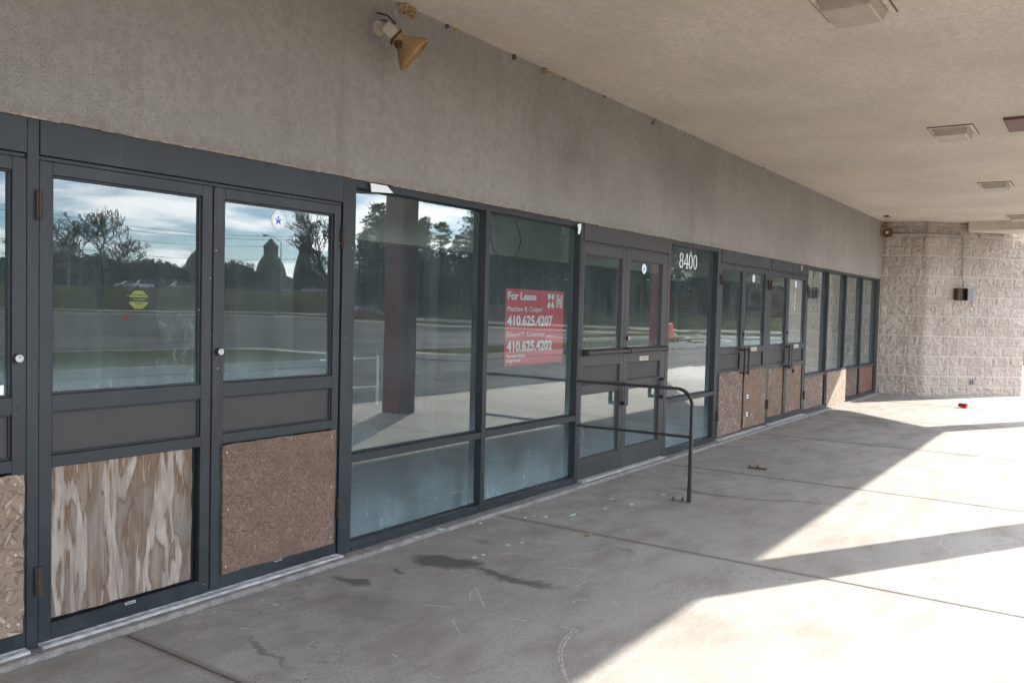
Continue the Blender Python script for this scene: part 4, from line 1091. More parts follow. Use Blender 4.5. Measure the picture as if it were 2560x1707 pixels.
# ---------------------------------------------------------------- chain on the last doors
mb = MB()
cx, cy = 12.53, -0.088
def link(mb, c, ang, r_=0.017, tilt=0):
    pts_ = []
    for k in range(9):
        a = 2*math.pi*k/8; x, z = 0.6*r_*math.cos(a), r_*math.sin(a)
        pts_.append((c[0]+x*math.cos(ang), c[1]+x*math.sin(ang), c[2]+z))
    mb.tube(pts_, 0.0045, 5, cap=False)
for k in range(13): link(mb, (cx+0.012*math.sin(k*1.3), cy, 1.10-0.025*k), (k % 2)*math.pi/2)
for k in range(9): link(mb, (cx-0.055+0.014*k, cy-0.004, 0.80-0.016*math.sin(math.pi*k/8)), (k % 2)*math.pi/2+0.3, 0.015)
for k in range(5): link(mb, (cx-0.05+0.024*k, cy, 1.10), (k % 2)*math.pi/2)
tag(mb.build('door_chain', M['chain']), 'steel chain wrapped round the pull handles of the farthest door pair', 'chain')
e = empty('padlock', (cx+0.045, cy-0.012, 0.77), 0, 'dark padlock at the foot of the door chain', 'padlock')
MB().box(-0.028,0.028,-0.013,0.013,-0.05,0.0).build('body', M['ink'], e, bevel=0.004)
MB().tube([(-0.018,0,0),(-0.018,0,0.028),(0,0,0.042),(0.018,0,0.028),(0.018,0,0)], 0.005, 6).build('shackle', M['galv'], e)
# white streaks on the far door header and glass
MB().box(13.118, 13.136, -0.0085, -0.0065, 2.225, 2.305).build('paint_streak', M['sign_white'], B0)
MB().box(12.952, 12.964, 0.0265, 0.0275, 1.62, 1.90).build('tape_strip', M['white'], B0)

mb = MB(); mb.tube([tuple(on_y(u, v, 0.35)) for u, v in ((1287,548),(1298,580),(1302,605),(1295,630),(1282,645),(1265,650),(1248,642),(1235,625),(1227,600),(1226,560))], 0.006, 6)
tag(mb.build('hanging_cable', M['black']), 'loop of dark cable hanging inside the window above the lease sign', 'cable')
e = empty('indoor_rail', (0,0,0), 0, 'thin white rail standing inside the first large window left of the column', 'rail')
MB().tube([tuple(on_y(944, 888, 1.0)), tuple(on_y(942, 1012, 1.0))], 0.012, 6).build('upright', M['white'], e)
for v_ in (897, 969): MB().tube([tuple(on_y(800, v_+3, 1.0)), tuple(on_y(943.5, v_-3, 1.0))], 0.006, 6).build('crossbar', M['white'], e)

# ---------------------------------------------------------------- signs and stickers
SX0, SX1, SZ0, SZ1 = 5.405, 6.262, 1.112, 1.712
SY = 0.0655
yk = (CAM.y-SY)/(CAM.y)          # keep the measured outline while the sign sits behind the glass
def fx(x): return x*yk
def fz(z): return CAM.z+(z-CAM.z)*yk
e = empty('for_lease_sign', (fx(SX0), SY, fz(SZ0)), 0, 'red for lease sign with white names and phone numbers inside the large window', 'sign')
W_, H_ = fx(SX1)-fx(SX0), fz(SZ1)-fz(SZ0)
MB().box(0, W_, 0.0, 0.004, 0, H_).build('sign_board', M['red_sign'], e)
mb = MB()
U = lambda a: W_*a
V = lambda b: H_*(1-b)
# relative positions inside the sign
put_text(mb, 'For Lease', U(0.028), V(0.135), -0.001, H_*0.095, W_*0.47, 0.0024)
put_text(mb, 'Matthew B. Cooper', U(0.028), V(0.290), -0.001, H_*0.065, W_*0.585, 0.0)
put_text(mb, '410.625.4207', U(0.028), V(0.475), -0.001, H_*0.128, W_*0.77, 0.0036)
put_text(mb, 'Edward T. Goldmeier', U(0.028), V(0.625), -0.001, H_*0.065, W_*0.635, 0.0)
put_text(mb, '410.625.4202', U(0.028), V(0.810), -0.001, H_*0.128, W_*0.77, 0.0036)
put_text(mb, 'Newmark Grubb', U(0.028), V(0.892), -0.001, H_*0.040, W_*0.30, 0.0008)
put_text(mb, 'Knight Frank', U(0.028), V(0.955), -0.001, H_*0.040, W_*0.235, 0.0008)
# emblem: four lobes meeting round a diamond, and a striped letter
def quad(mb, pts2): mb.add([(x, -0.001, z) for x, z in pts2], [tuple(range(len(pts2)))])
lx0, lx1, lz0, lz1 = U(0.70), U(0.815), V(0.235), V(0.045)
cxm, czm = (lx0+lx1)/2, (lz0+lz1)/2
for sx in (-1, 1):
    for sz in (-1, 1):
        ww, hh = (lx1-lx0)/2, (lz1-lz0)/2
        pl = [(cxm+sx*ww, czm+sz*hh), (cxm+sx*ww, czm+sz*hh*0.45), (cxm+sx*ww*0.55, czm+sz*hh*0.05), (cxm+sx*ww*0.08, czm+sz*hh*0.62), (cxm+sx*ww*0.30, czm+sz*hh)]
        if sx*sz < 0: pl = pl[::-1]
        quad(mb, pl)
quad(mb, [(U(0.838), lz0), (U(0.841), lz0), (U(0.841), lz1), (U(0.838), lz1)])
nx0, nx1 = U(0.862), U(0.972); nw = nx1-nx0
for k in range(8):
    z0 = lz0+(lz1-lz0)*(k/8+0.02); z1 = z0+(lz1-lz0)*0.075
    q = 1-(k+0.5)/8
    segs = [(0, 0.30), (0.70, 1.0)]
    a = 0.0+0.70*q
    if k in (0, 1): segs = [(0, 0.32), (0.52, 1.0)]
    if k in (2, 3): segs = [(0, 1.0)]
    if k in (4, 5): segs = [(0, 1.0)]
    if k in (6, 7): segs = [(0, 0.42), (0.68, 1.0)]
    for s0, s1 in segs: quad(mb, [(nx0+nw*s0, z0), (nx0+nw*s1, z0), (nx0+nw*s1, z1), (nx0+nw*s0, z1)])
mb.build('lettering', M['sign_white'], e)
mb = MB()
for (x, z, w, h, a) in ((0.0, H_, .03, .05, .6), (W_*0.85, H_+0.01, .05, .035, -.5), (W_*0.93, H_, .03, .05, .3), (W_*0.25, H_+0.012, .05, .012, -.4), (W_*0.03, -0.02, .09, .02, .2), (W_*0.22, -0.015, .05, .012, -.3)):
    c, s_ = math.cos(a), math.sin(a)
    mb.add([(x+(-w*c+h*s_)/2, -0.0015, z+(-w*s_-h*c)/2), (x+(w*c+h*s_)/2, -0.0015, z+(w*s_-h*c)/2), (x+(w*c-h*s_)/2, -0.0015, z+(w*s_+h*c)/2), (x+(-w*c-h*s_)/2, -0.0015, z+(-w*s_+h*c)/2)], [(0,1,2,3)])
mb.build('tape', M['plastic'], e)

def star_sticker(x, z, y, lab):
    e = empty('round_sticker', (x, y, z), 0, lab, 'sticker', 'round star stickers on the doors')
    r_ = 0.050
    MB().lathe([(r_, 0), (r_, 0.0008)], (0,0,0), (0,-1,0), 40).build('disc', M['sign_white'], e)
    mb = MB()
    pl = []
    for k in range(10):
        q = (0.030 if k % 2 == 0 else 0.0125); a = R(90+36*k); pl.append((q*math.cos(a), -0.0014, q*math.sin(a)))
    mb.add(pl+[(0,-0.0014,0)], [(10, k, (k+1) % 10) for k in range(10)])
    mb.build('star', M['blue'], e)
    mb = MB()
    for k in range(32):
        if k in (7, 8, 9): pass
        a = R(360*k/32); q0, q1 = 0.037, 0.042; da = R(3.2)
        mb.add([(q0*math.cos(a-da), -0.0012, q0*math.sin(a-da)), (q0*math.cos(a+da), -0.0012, q0*math.sin(a+da)), (q1*math.cos(a+da), -0.0012, q1*math.sin(a+da)), (q1*math.cos(a-da), -0.0012, q1*math.sin(a-da))], [(0,1,2,3)])
    for k in range(48):
        a = R(360*k/48); b_ = R(360*(k+1)/48); q0, q1 = 0.0465, 0.0475
        mb.add([(q0*math.cos(a), -0.0012, q0*math.sin(a)), (q0*math.cos(b_), -0.0012, q0*math.sin(b_)), (q1*math.cos(b_), -0.0012, q1*math.sin(b_)), (q1*math.cos(a), -0.0012, q1*math.sin(a))], [(0,1,2,3)])
    mb.build('ring_print', M['paleblue'], e)
    MB().add([(-0.018,-0.0016,0.0035),(0.018,-0.0016,0.0035),(0.018,-0.0016,0.0085),(-0.018,-0.0016,0.0085)], [(0,1,2,3)]).build('band', M['sign_white'], e)
star_sticker(3.21, 2.021, 0.0265, 'round white sticker with a blue star on the nearest door, above the cars')
star_sticker(7.84, 1.985, 0.0265, 'round blue star sticker on the glass door beside the street number')
star_sticker(11.10, 2.026, 0.0265, 'round blue star sticker on the door leaf with the two pull bars')
star_sticker(12.98, 2.023, 0.0265, 'farthest round blue star sticker, above the chained doors')
# caution disc inside the first door
e = empty('caution_sticker', (2.378, 0.0355, 1.560), 0, 'yellow octagonal automatic caution door sticker on the first door pane', 'sticker')
pl = [(0.052*math.cos(R(22.5+45*k)), 0.047*math.sin(R(22.5+45*k))) for k in range(8)]
MB().prism_xz(pl, 0.0, 0.001).build('disc', M['yellow'], e)
mb = MB(); mb.add([(-0.049,-0.0006,-0.010),(0.049,-0.0006,-0.010),(0.049,-0.0006,0.012),(-0.049,-0.0006,0.012)], [(0,1,2,3)])
put_text(mb, 'AUTOMATIC', 0, 0.0175, -0.0006, 0.010, 0.080, 0.0002, 'CENTER'); put_text(mb, 'DOOR', 0, -0.0235, -0.0006, 0.010, 0.040, 0.0002, 'CENTER')
mb.build('print', M['ink'], e)
mb = MB(); put_text(mb, 'CAUTION', 0, -0.004, -0.0012, 0.010, 0.062, 0.0002, 'CENTER'); mb.build('word', M['yellow'], e)
# street number, drawn with thick and thin strokes
def ring2(mb, cx, cz, a, b, ta, tb, n=36):
    vs = []
    for k in range(n):
        t_ = 2*math.pi*k/n; vs.append((cx+a*math.cos(t_), 0, cz+b*math.sin(t_)))
    for k in range(n):
        t_ = 2*math.pi*k/n; vs.append((cx+(a-ta)*math.cos(t_), 0, cz+(b-tb)*math.sin(t_)))
    mb.add(vs, [(k, (k+1) % n, n+(k+1) % n, n+k) for k in range(n)])
nx, nz0 = 8.765, 2.048; hN = 0.163
e = empty('street_number', (nx, 0.0565, nz0), 0, 'white street number 8400 on the glass of the tall sidelight', 'lettering')
mb = MB(); cw = 0.128
ring2(mb, 0.055, hN*0.735, 0.045, hN*0.265, 0.016, 0.010); ring2(mb, 0.055, hN*0.265, 0.052, hN*0.265, 0.019, 0.010)
x0 = cw
mb.add([(x0+0.072,0,0.012),(x0+0.092,0,0.012),(x0+0.092,0,hN),(x0+0.078,0,hN),(x0+0.072,0,hN*0.92)], [(0,1,2,3,4)])
mb.add([(x0+0.0,0,hN*0.28),(x0+0.118,0,hN*0.28),(x0+0.118,0,hN*0.36),(x0+0.0,0,hN*0.32)], [(0,1,2,3)])
mb.add([(x0+0.0,0,hN*0.30),(x0+0.014,0,hN*0.33),(x0+0.080,0,hN*0.97),(x0+0.074,0,hN)], [(0,1,2,3)])
mb.add([(x0+0.052,-0.0002,0.0),(x0+0.112,-0.0002,0.0),(x0+0.112,-0.0002,0.010),(x0+0.052,-0.0002,0.010)], [(0,1,2,3)])
ring2(mb, 2*cw+0.055, hN*0.5, 0.053, hN*0.5, 0.020, 0.009); ring2(mb, 3*cw+0.055, hN*0.5, 0.053, hN*0.5, 0.020, 0.009)
mb.build('digits', M['sign_white'], e)

# ================================================================ OUT IN THE LOT (seen in the glass)
def tree_bare(seed, H=9.0, spread=1.0, levels=5):
    rr = random.Random(seed); tr = MB(); br = MB()
    def grow(p, d, L, r_, lev):
        n = 3; pts_ = [p]; dd = d.copy()
        for k in range(n):
            dd = (dd + Vector((rr.uniform(-.18,.18), rr.uniform(-.18,.18), rr.uniform(-.03,.14)))).normalized()
            pts_.append(pts_[-1] + dd*L/n)
        rs = [r_*(1-0.4*k/n) for k in range(n+1)]
        rs = [max(q_, 0.020) for q_ in rs]
        (tr if lev == 0 else br).tube(pts_, rs, 6 if lev < 2 else 3, cap=False)
        if lev >= levels: return
        m_ = 3 if lev else 6
        for k in range(m_):
            q = pts_[-1] if k < 2 else pts_[rr.choice((1, 2, 3))]
            ax = Vector((rr.uniform(-1,1), rr.uniform(-1,1), rr.uniform(-.25,.55))).normalized()
            nd = (dd*0.85 + ax*rr.uniform(.55,.95)*spread).normalized()
            grow(q, nd, L*rr.uniform(.60,.80), r_*0.55, lev+1)
    grow(Vector((0,0,0)), Vector((0,0,1)), H*0.22, H*0.020, 0)
    return tr, br
def mk_bare(seed, H, lab, spread=1.0, levels=5):
    e = empty('bare_tree', (0,0,0), 0, lab, 'tree', 'bare trees beyond the lot')
    tr, br = tree_bare(seed, H, spread, levels)
    tr.build('trunk', M['bark'], e); br.build('crown', M['bark'], e)
    return e
def mk_pine(seed, H, lab, w=0.26, low=0.25, n=170):
    rr = random.Random(seed); e = empty('pine_tree', (0,0,0), 0, lab, 'tree', 'pine trees behind the iron fence')
    tr = MB().tube([(0,0,0),(0.1,0,H*0.5),(0,0.05,H*0.97)], [H*0.016, H*0.011, 0.03], 7)
    cr_ = MB()
    for i in range(n):
        q = low + (1-low)*rr.random()**0.8; z = H*q
        R_ = H*w*(1-q)**0.55*rr.uniform(.45,1.1)+0.3
        a = rr.uniform(0, 2*math.pi); d_ = Vector((math.cos(a), math.sin(a), rr.uniform(-.05,.35)))
        tip = Vector((0,0,z)) + d_*R_
        tr.tube([(0,0,z), tuple(tip)], [0.05, 0.015], 3, cap=False)
        for k in range(30):
            f_ = rr.uniform(.35, 1.08); c = Vector((0,0,z)) + d_*R_*f_ + Vector((rr.gauss(0,.25), rr.gauss(0,.25), rr.gauss(0,.14)))
            u_ = Vector((rr.gauss(0,1), rr.gauss(0,1), rr.gauss(0,.5))).normalized()*rr.uniform(.14,.30); w_ = Vector((rr.gauss(0,1), rr.gauss(0,1), rr.gauss(0,1))).normalized()*rr.uniform(.05,.11)
            cr_.add([c-u_, c+w_, c+u_, c-w_], [(0,1,2,3)])
    tr.build('trunk', M['pine_bark'], e); cr_.build('crown', M['needle'], e)
    return e
def mk_bush(seed, rx, rz, lab, mat='hedge', n=2600, name='evergreen_tree', group='round evergreens beyond the lot'):
    rr = random.Random(seed); e = empty(name, (0,0,0), 0, lab, 'tree', group)
    MB().tube([(0,0,0),(0,0,rz)], [0.15,0.06], 6).build('trunk', M['bark'], e)
    cr_ = MB()
    for i in range(n):
        a = rr.uniform(0, 2*math.pi); b = math.acos(rr.uniform(-1,1)); q = rr.uniform(.55,1)**0.5
        q *= 1+0.16*noise.noise((math.cos(a)*2+seed, math.sin(a)*2, math.cos(b)*2))*2
        c = Vector((rx*q*math.sin(b)*math.cos(a), rx*q*math.sin(b)*math.sin(a), rz*1.02+rz*q*math.cos(b)))
        u_ = Vector((rr.gauss(0,1), rr.gauss(0,1), rr.gauss(0,1))).normalized()*rx*0.07; w_ = Vector((rr.gauss(0,1), rr.gauss(0,1), rr.gauss(0,1))).normalized()*rx*0.05
        cr_.add([c-u_, c+w_, c+u_, c-w_], [(0,1,2,3)])
    cr_.build('crown', M[mat], e)
    return e
def put(e, u, Y, z=0.3, rz=0.0, s_=1.0, far=True):
    if far and u < 880 and Y > 108: z = 3.3; Y += 62; s_ *= 1.42
    p = mirror_at(u, 750, Y)
    e.location = (p.x, p.y, z); e.rotation_euler = (0, 0, rz); e.scale = (s_,)*3
    return e
bt = [mk_bare(11, 10.5, 'broad bare tree reflected in the first door pane', 1.15, 6), mk_bare(23, 11, 'tall bare tree reflected at the right of the second door pane', 0.9, 6), mk_bare(37, 12, 'slim bare tree among the pines reflected in the large window', 0.6, 5)]
put(bt[0], 246, 95, 0.1, 0.4, 1.75); put(bt[1], 822, 86, 0.2, 1.0, 1.9); put(bt[2], 1150, 78, 0.2, 0.0, 1.0)
used = [('bare tree behind the street lamps at the left of the first pane', 0, 150, 112, .95, 2), ('thin bare tree at the right of the first pane', 2, 395, 125, .6, 1), ('bare tree behind the first dome', 1, 485, 135, .8, 3), ('bare tree left of the tall dome', 2, 625, 120, .75, 0.5), ('bare tree crowding the narrow dome', 0, 775, 118, 1.0, 2.2),
        ('bare tree between the pines of the first large window', 1, 1120, 90, .8, 1.4), ('bare tree over the fence near the first mullion', 0, 1190, 84, .9, 2.0), ('leafless tree above the lease sign', 1, 1300, 72, 1.0, 0.7), ('leafless tree behind the column reflection', 2, 1010, 92, .9, 0.2),
        ('bare tree far left behind the lamps', 1, 60, 120, .9, 0.2), ('bare tree behind the round evergreen', 2, 575, 128, .7, 2.7), ('bare tree beyond the reflected street lamp', 2, 330, 118, .62, 1.9)]
for lab, k, u, Y, s_, rz in used:
    c = copy_tree(bt[k]); c['label'] = lab; put(c, u, Y, 0.2, rz, s_)
pines = [mk_pine(3, 13, 'spreading pine reflected left of the column', 0.30, 0.30), mk_pine(8, 15, 'tall dense pine standing right of the reflected column', 0.24, 0.15, 190), mk_pine(15, 14, 'ragged open pine behind the iron fence', 0.26, 0.22, 120)]
put(pines[0], 945, 74, 0.3, 0, 1.08); put(pines[1], 1058, 72, 0.3, 1, .86); put(pines[2], 1000, 80, .3, 2, .95)
rr = random.Random(99); kk = 0
names_u = ['behind the first large window column', 'left of the first mullion', 'right of the first mullion', 'over the lease sign', 'behind the sign edge', 'left of the middle doors', 'in the left glass door', 'in the right glass door', 'left of the street number', 'behind the street number', 'in the fourth door pair', 'beyond the fourth door pair']
for row in range(3):
    for i in range(17):
        u = 915 + i*58 + rr.uniform(-18, 18) + row*20
        if abs(u-1712) < 26: u += 55
        Y = {0: 66, 1: 74, 2: 84}[row] - (u-900)*0.040 + rr.uniform(-2, 2)
        c = copy_tree(pines[rr.choice((0, 1, 1, 2, 2))])
        sc_ = (0.66 if u < 1190 else 1.15) * rr.uniform(.85, 1.2)
        if row == 2 and u < 1200: sc_ = 0.62
        c['label'] = '%s pine in the dark wood reflected %s' % (('front row', 'middle row', 'back row')[row], 'at number %s from the column' % (i+1) if 0 else ('between the column and the first mullion' if u < 1210 else 'round the lease sign' if u < 1440 else 'in the middle glass doors' if u < 1660 else 'round the street number' if u < 1800 else 'in the fourth door pair'))
        put(c, u, Y, 0.3, rr.uniform(0, 6), sc_); kk += 1
ev = mk_bush(4, 3.2, 2.3, 'round dark evergreen reflected left of the tall dome'); put(ev, 588, 112, 2.5, 0, 1.15)
for lab, u, Y, s_ in (('dark evergreen bush left of the narrow dome', 410, 128, .8), ('dark evergreen bush near the first dome', 440, 126, .65), ('low dark evergreen at the left of the treeline', 355, 150, .9), ('low evergreen in the treeline below the bare tree', 290, 152, .9), ('evergreen below the street lamps', 215, 150, .95), ('evergreen at the left end of the treeline', 150, 150, 1.0), ('evergreen at the far left of the treeline', 80, 150, 1.0), ('evergreen beyond the parked cars', 600, 150, .9), ('evergreen behind the narrow dome', 800, 140, .9), ('evergreen at the right of the second pane', 850, 120, .9), ('evergreen in the middle of the treeline', 250, 158, 1.05), ('evergreen at the treeline right end', 385, 158, 1.0)):
    c = copy_tree(ev); c['label'] = lab; put(c, u, Y, 0.3, u*0.1, s_*1.35)
# yellowish shrub in the wood
c = mk_bush(9, 1.6, 1.1, 'yellow green shrub at the foot of the pines right of the column', 'grass_g', 1500, 'yellow_shrub', None); put(c, 1080, 60, 0.2)
# far woods as one mass
mb = MB(); rr = random.Random(1)
for i in range(9000):
    u = rr.uniform(-200, 1000); Y = rr.uniform(240, 265); p = mirror_at(u, 750, Y)
    hgt = 7.6+3.2*noise.noise((u*0.012, 0, 0))+1.5*noise.noise((u*0.05, 3, 0))
    z = 2.8+rr.random()**0.9*hgt; s_ = 0.95
    c = Vector((p.x, p.y, z)); a = Vector((rr.gauss(0,1), rr.gauss(0,1), rr.gauss(0,1))).normalized()*s_; b = Vector((rr.gauss(0,1), rr.gauss(0,1), rr.gauss(0,1))).normalized()*s_
    mb.add([c-a, c+b, c+a, c-b], [(0,1,2,3)])
for i in range(30000):
    u = rr.uniform(870, 2500); Y = rr.uniform(84, 100)-(u-900)*0.030; p = mirror_at(u, 750, Y)
    hgt = (9.0 if u < 1200 else 12.5)+2.5*noise.noise((u*0.012, 7, 0))
    z = rr.random()**1.25*hgt
    if abs(u-1715) < 16 and rr.random() < .85: continue
    L_ = rr.uniform(0.5, 1.5); w_ = rr.uniform(0.05, 0.16); a = rr.gauss(0, 0.35)
    du = Vector((0.5, -0.86, 0)); c = Vector((p.x, p.y, z))
    mb.add([c-du*w_, c+du*w_, c+du*(w_*0.4+a*L_)+Vector((0,0,L_)), c+du*(-w_*0.4+a*L_)+Vector((0,0,L_))], [(0,1,2,3)])
for i in range(14000):
    u = rr.uniform(1000, 2000); Y = rr.uniform(86, 102)-(u-900)*0.030; p = mirror_at(u, 750, Y); z = rr.uniform(0, 6)
    if abs(u-1715) < 14: continue
    L_ = rr.uniform(0.5, 1.4); w_ = rr.uniform(0.12, 0.30); a = rr.gauss(0, 0.4)
    du = Vector((0.5, -0.86, 0)); c = Vector((p.x, p.y, z))
    mb.add([c-du*w_, c+du*w_, c+du*(w_*0.4+a*L_)+Vector((0,0,L_)), c+du*(-w_*0.4+a*L_)+Vector((0,0,L_))], [(0,1,2,3)])
o = mb.build('far_woods', M['hedge']); tag(o, kind='stuff', label='far dark woods forming one mass along the horizon', cat='woods')
# dry reeds in front of the cars
mb = MB()
for i in range(7000):
    u = rr.uniform(500, 860) if rr.random() < .8 else rr.uniform(400, 520); Y = rr.uniform(148, 156); p = mirror_at(u, 750, Y); h = rr.uniform(.2, .75)
    a = rr.uniform(-.25, .25); mb.add([(p.x-.09, p.y, 3.0), (p.x+.09, p.y, 3.0), (p.x+a, p.y, 3.45+h)], [(0,1,2)])
o = mb.build('dry_reeds', M['reed']); tag(o, kind='stuff', label='dry reddish reeds growing before the parked cars', cat='reeds')
# domed storage buildings
def dome_building(u0, u1, vtop, Y, lab, cup=None, round_=True):
    uc = (u0+u1)/2; p = mirror_at(uc, 750, Y); pl_ = mirror_at(u0, 750, Y); dep = (p-Vector((CAM.x, 2*0-CAM.y*0, 0))).length
    d_ = ray(uc, 750); depth = (Y-CAM.y)/d_.y
    w = (u1-u0)/FPX*depth/2; H = 1.57+(753-vtop)/FPX*depth
    e = empty('domed_barn', (p.x, p.y, 0.3), 0, lab, 'building', 'domed storage barns beyond the lot')
    prof = [(w, 0), (w, H*0.42)]
    for k in range(1, 9):
        a = R(90*k/9); prof.append((w*math.cos(a) if round_ else w*(1-0.75*k/9), H*0.42+H*0.58*math.sin(a)))
    if cup: prof = [(r_, h) for r_, h in prof if r_ > w*0.28]
    MB().lathe(prof, (0,0,0), (0,0,1), 20).build('dome', M['dome'], e)
    if cup:
        cH = 1.57+(753-cup)/FPX*depth; cw_ = w*0.46
        MB().lathe([(cw_, H*0.80), (cw_, H*0.80+(cH-H*0.8)*0.62), (cw_*1.15, H*0.80+(cH-H*0.8)*0.64), (0.15, cH)], (0,0,0), (0,0,1), 8).build('cupola', M['dome'], e)
dome_building(458, 566, 628, 192, 'wide plain dome hidden behind the meeting stiles of the first doors')
dome_building(636, 716, 634, 186, 'tall domed barn with a cupola right of the round evergreen', 600)
dome_building(730, 786, 628, 186, 'narrow steep barn with a cupola right of the tall domed barn', 604, False)

# street lamps
def street_lamp(u, vtop, Y, side, lab):
    d_ = ray(u, 750); depth = (Y-CAM.y)/d_.y; H = 1.57+(748-vtop)/FPX*depth; p = mirror_at(u, 750, Y)
    e = empty('street_lamp', (p.x, p.y, 0), 0, lab, 'street lamp', 'street lamps by the road')
    MB().tube([(0,0,0), (0,0,H-1.0)], [0.11, 0.07], 8).build('pole', M['galv'], e)
    dx = Vector((0.80*side, -0.6*side*-1, 0)).normalized()
    MB().tube([(0,0,H-1.05), tuple(dx*0.9+Vector((0,0,H-0.35))), tuple(dx*2.2+Vector((0,0,H)))], 0.045, 6).build('arm', M['galv'], e)
    MB().tube([tuple(dx*2.1+Vector((0,0,H-.02))), tuple(dx*2.9+Vector((0,0,H+0.02)))], [0.10, 0.16], 8).build('lamp_head', M['galv'], e)
street_lamp(172, 586, 108, 1, 'left street lamp of the two reflected in the first door pane')
street_lamp(199, 596, 118, 1, 'right street lamp of the two reflected in the first door pane')
street_lamp(702, 586, 105, -1, 'street lamp between the two cupolas in the second door pane')
# utility poles and wires
pa, pb, pc = mirror_at(-260, 750, 100), mirror_at(899, 750, 84), mirror_at(1640, 750, 70)
for p, lab in ((pa, 'utility pole far left of the first pane'), (pb, 'utility pole at the left of the large window'), (pc, 'utility pole hidden among the pines')):
    e = empty('utility_pole', (p.x, p.y, 0), 0, lab, 'utility pole', 'utility poles')
    MB().tube([(0,0,0),(0,0,11.6)], [0.17,0.11], 8).build('pole', M['pole'], e)
    MB().box(-1.2,1.2,-0.06,0.06,10.6,10.75).build('crossarm', M['pole'], e)
def wire(a, b, za, zb, sag, lab):
    P = []
    for k in range(41):
        q = k/40; c = a.lerp(b, q); P.append((c.x, c.y, za+(zb-za)*q-sag*4*q*(1-q)))
    o = MB().tube(P, 0.022, 4, cap=False).build('power_line', M['wire']); tag(o, lab, 'power line', 'power lines on the utility poles')
wire(pa, pb, 13.2, 11.5, 2.4, 'topmost power line sagging over the domes'); wire(pa, pb, 12.6, 11.1, 2.4, 'second power line from the top'); wire(pa, pb, 11.9, 10.8, 3.0, 'third power line from the top')
wire(pa, pb, 9.0, 8.6, 2.2, 'lowest power line crossing behind the cupolas'); wire(pb, pc, 11.3, 11.0, 1.2, 'power line over the woods right of the pole'); wire(pb, pc, 10.8, 10.6, 1.2, 'lower power line over the woods right of the pole')
# iron picket fence
def fence(pl, lab, gap=0.16):
    e = empty('iron_fence', (pl[0][0], pl[0][1], 0.2), 0, lab, 'fence', 'iron picket fences')
    o0 = Vector((pl[0][0], pl[0][1])); pk_, rl = MB(), MB()
    for a, b in zip(pl[:-1], pl[1:]):
        a = Vector(a)-o0; b = Vector(b)-o0; L = (b-a).length; n = int(L/gap)
        for k in range(n):
            q = a.lerp(b, k/n); pk_.tube([(q.x,q.y,0),(q.x,q.y,1.45)], 0.014, 3, cap=False)
        for z in (0.2, 1.30): rl.tube([(a.x,a.y,z),(b.x,b.y,z)], 0.022, 4)
    pk_.build('picket', M['black'], e)['kind'] = 'stuff'; rl.build('rail', M['black'], e)
FE = offset(PER, 13.5)
fence([q for q in FE[4:10]], 'black iron picket fence in front of the pine wood')
fence([q for q in FE[1:5]], 'black iron picket fence before the far car park', 0.2)
# cars
def car(col, lab, van=False, name='parked_car', cat='car'):
    m = simple('car_paint', col, 0.25, 0.1, 0.03)
    e = empty(name, (0,0,0), 0, lab, cat, 'cars in the far car park' if not van else None)
    hw = 0.88; L = 2.25
    if not van:
        bod = [(-L,.30),(-L,.75),(-1.95,.88),(-1.15,.95),(.95,.95),(1.75,.85),(L,.70),(L,.32),(1.75,.22),(-1.75,.22)]
        cab = [(-1.75,.94),(-1.15,1.42),(.15,1.45),(.95,.94)]
    else:
        bod = [(-L,.35),(-L,1.05),(1.1,1.05),(1.5,.98),(L,.88),(L,.40),(1.75,.28),(-1.75,.28)]
        cab = [(-2.2,1.04),(-2.1,1.80),(.55,1.82),(1.2,1.04)]
    def side(poly, hw0, hw1, z_lo, z_hi):
        n = len(poly); vs = []
        for s_ in (-1, 1):
            for x, z in poly:
                q = (z-z_lo)/(z_hi-z_lo); vs.append((x, s_*(hw0+(hw1-hw0)*q), z))
        return vs, [tuple(range(n)), tuple(range(2*n-1, n-1, -1))]+[((i+1) % n, i, n+i, n+(i+1) % n) for i in range(n)]
    mb = MB(); mb.add(*side(bod, hw, hw, 0, 1)); mb.build('body', m, e, bevel=0.06, seg=2)
    mb = MB(); mb.add(*side(cab, hw*.95, hw*.76, cab[0][1], cab[1][1])); cg = mb.build('cabin_glass', M['carglass'], e, bevel=0.04)
    zt = cab[1][1]; mb = MB().box(cab[1][0]+.08, cab[2][0]-.08, -hw*.74, hw*.74, zt-0.01, zt+0.045); mb.build('roof', m, e, bevel=0.03)
    for x in (-1.38, 1.38):
        for s_ in (-1, 1):
            MB().lathe([(.33,0),(.33,.20)], (x, s_*.86-.10, .33), (0,1,0), 18).build('wheel', M['tyre'], e)
    for s_ in (-.62, .62):
        MB().box(L-.12, L+.02, s_-.17, s_+.17, .58, .74).build('headlight', M['headlamp'], e)
        MB().box(-L-.02, -L+.1, s_-.15, s_+.15, .62, .82).build('tail_light', M['tail'], e)
    return e
c1_ = car((0.30,0.31,0.33), 'silver saloon reflected left of the pale van in the first pane'); c2_ = car((0.62,0.63,0.64), 'pale van reflected in the first door pane', True)
c3_ = car((0.05,0.06,0.08), 'dark saloon leftmost in the row reflected in the second pane'); c4_ = car((0.16,0.17,0.20), 'grey estate car reflected in the row below the tall barn', True)
c5_ = car((0.09,0.012,0.02), 'dark red car driving by the fence left of the column')
def putc(e, u, Y, rz, z=3.2): return put(e, u, Y+42, z+0.4, rz, 1.0, False)
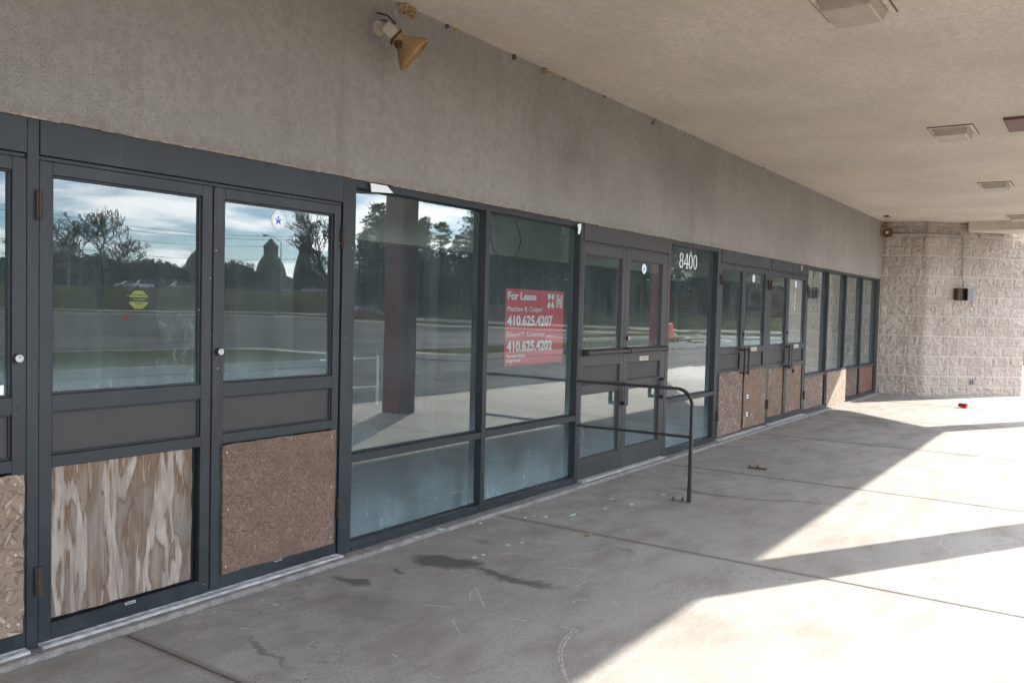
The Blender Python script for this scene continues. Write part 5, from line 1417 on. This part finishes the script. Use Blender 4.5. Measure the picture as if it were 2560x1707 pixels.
putc(c1_, 316, 122, R(195)); putc(c2_, 355, 121, R(190)); putc(c3_, 645, 126, R(200)); putc(c4_, 668, 134, R(195))
for src, u, Y, rz, lab in ((c1_, 468, 125, 200, 'silver car at the right edge of the first pane'), (c2_, 490, 132, 195, 'pale van behind the first pane edge'), (c3_, 683, 124, 210, 'dark car below the tall barn'), (c1_, 705, 123, 215, 'silver car third in the row below the barns'), (c3_, 728, 122, 215, 'dark car right of the third'), (c1_, 765, 121, 200, 'silver car below the narrow barn'), (c3_, 792, 122, 190, 'dark car left of the last in the row'), (c1_, 818, 120, 190, 'silver car last in the row'), (c4_, 440, 128, 200, 'grey estate behind the plastic sheet')):
    c = copy_tree(src); c['label'] = lab; putc(c, u, Y, R(rz))
put(c5_, 902, 58, -0.14, R(200)); c5_['group'] = 'cars on the perimeter road'
c = copy_tree(c2_); c['label'] = 'white van seen through the gap in the pines behind the street number'; put(c, 1716, 60, 0.3, R(120)); c.scale = (1.5, 1.5, 1.5)
# traffic barrel and cones
def cone(u, v, lab, lying=False):
    d_ = ray(u, v); p = CAM + d_*((-0.15-CAM.z)/d_.z); q = Vector((p.x, -p.y, -0.148))
    e = empty('traffic_cone', q, 0, lab, 'traffic cone', 'traffic cones in the lot')
    b = MB().box(-.22,.22,-.22,.22,0.001,.035).build('base', M['orange'], e); cb2 = MB().lathe([(.16,.036),(.035,.85),(.03,.86)], (0,0,0), (0,0,1), 16).build('body', M['orange'], e, smooth=True)
    if lying: e.rotation_euler = (R(90), 0, R(30)); e.location.z = 0.08
cone(157, 786, 'upright orange cone reflected left of the bare tree'); cone(312, 797, 'toppled orange cone reflected left of the plastic sheet', True)
e = empty('traffic_barrel', (45.5, -16.6, -0.14), 0, 'orange traffic barrel reflected in the fourth door pair', 'traffic barrel')
MB().lathe([(.32,0),(.32,.08),(.28,.09),(.24,1.0),(.10,1.03)], (0,0,0), (0,0,1), 20).build('drum', M['orange'], e)
for z in (.35,.68): MB().lathe([(.272-.04*z*1.0,z),(.262-.04*z,z+.14)], (0,0,0), (0,0,1), 20).build('band', M['sign_white'], e)
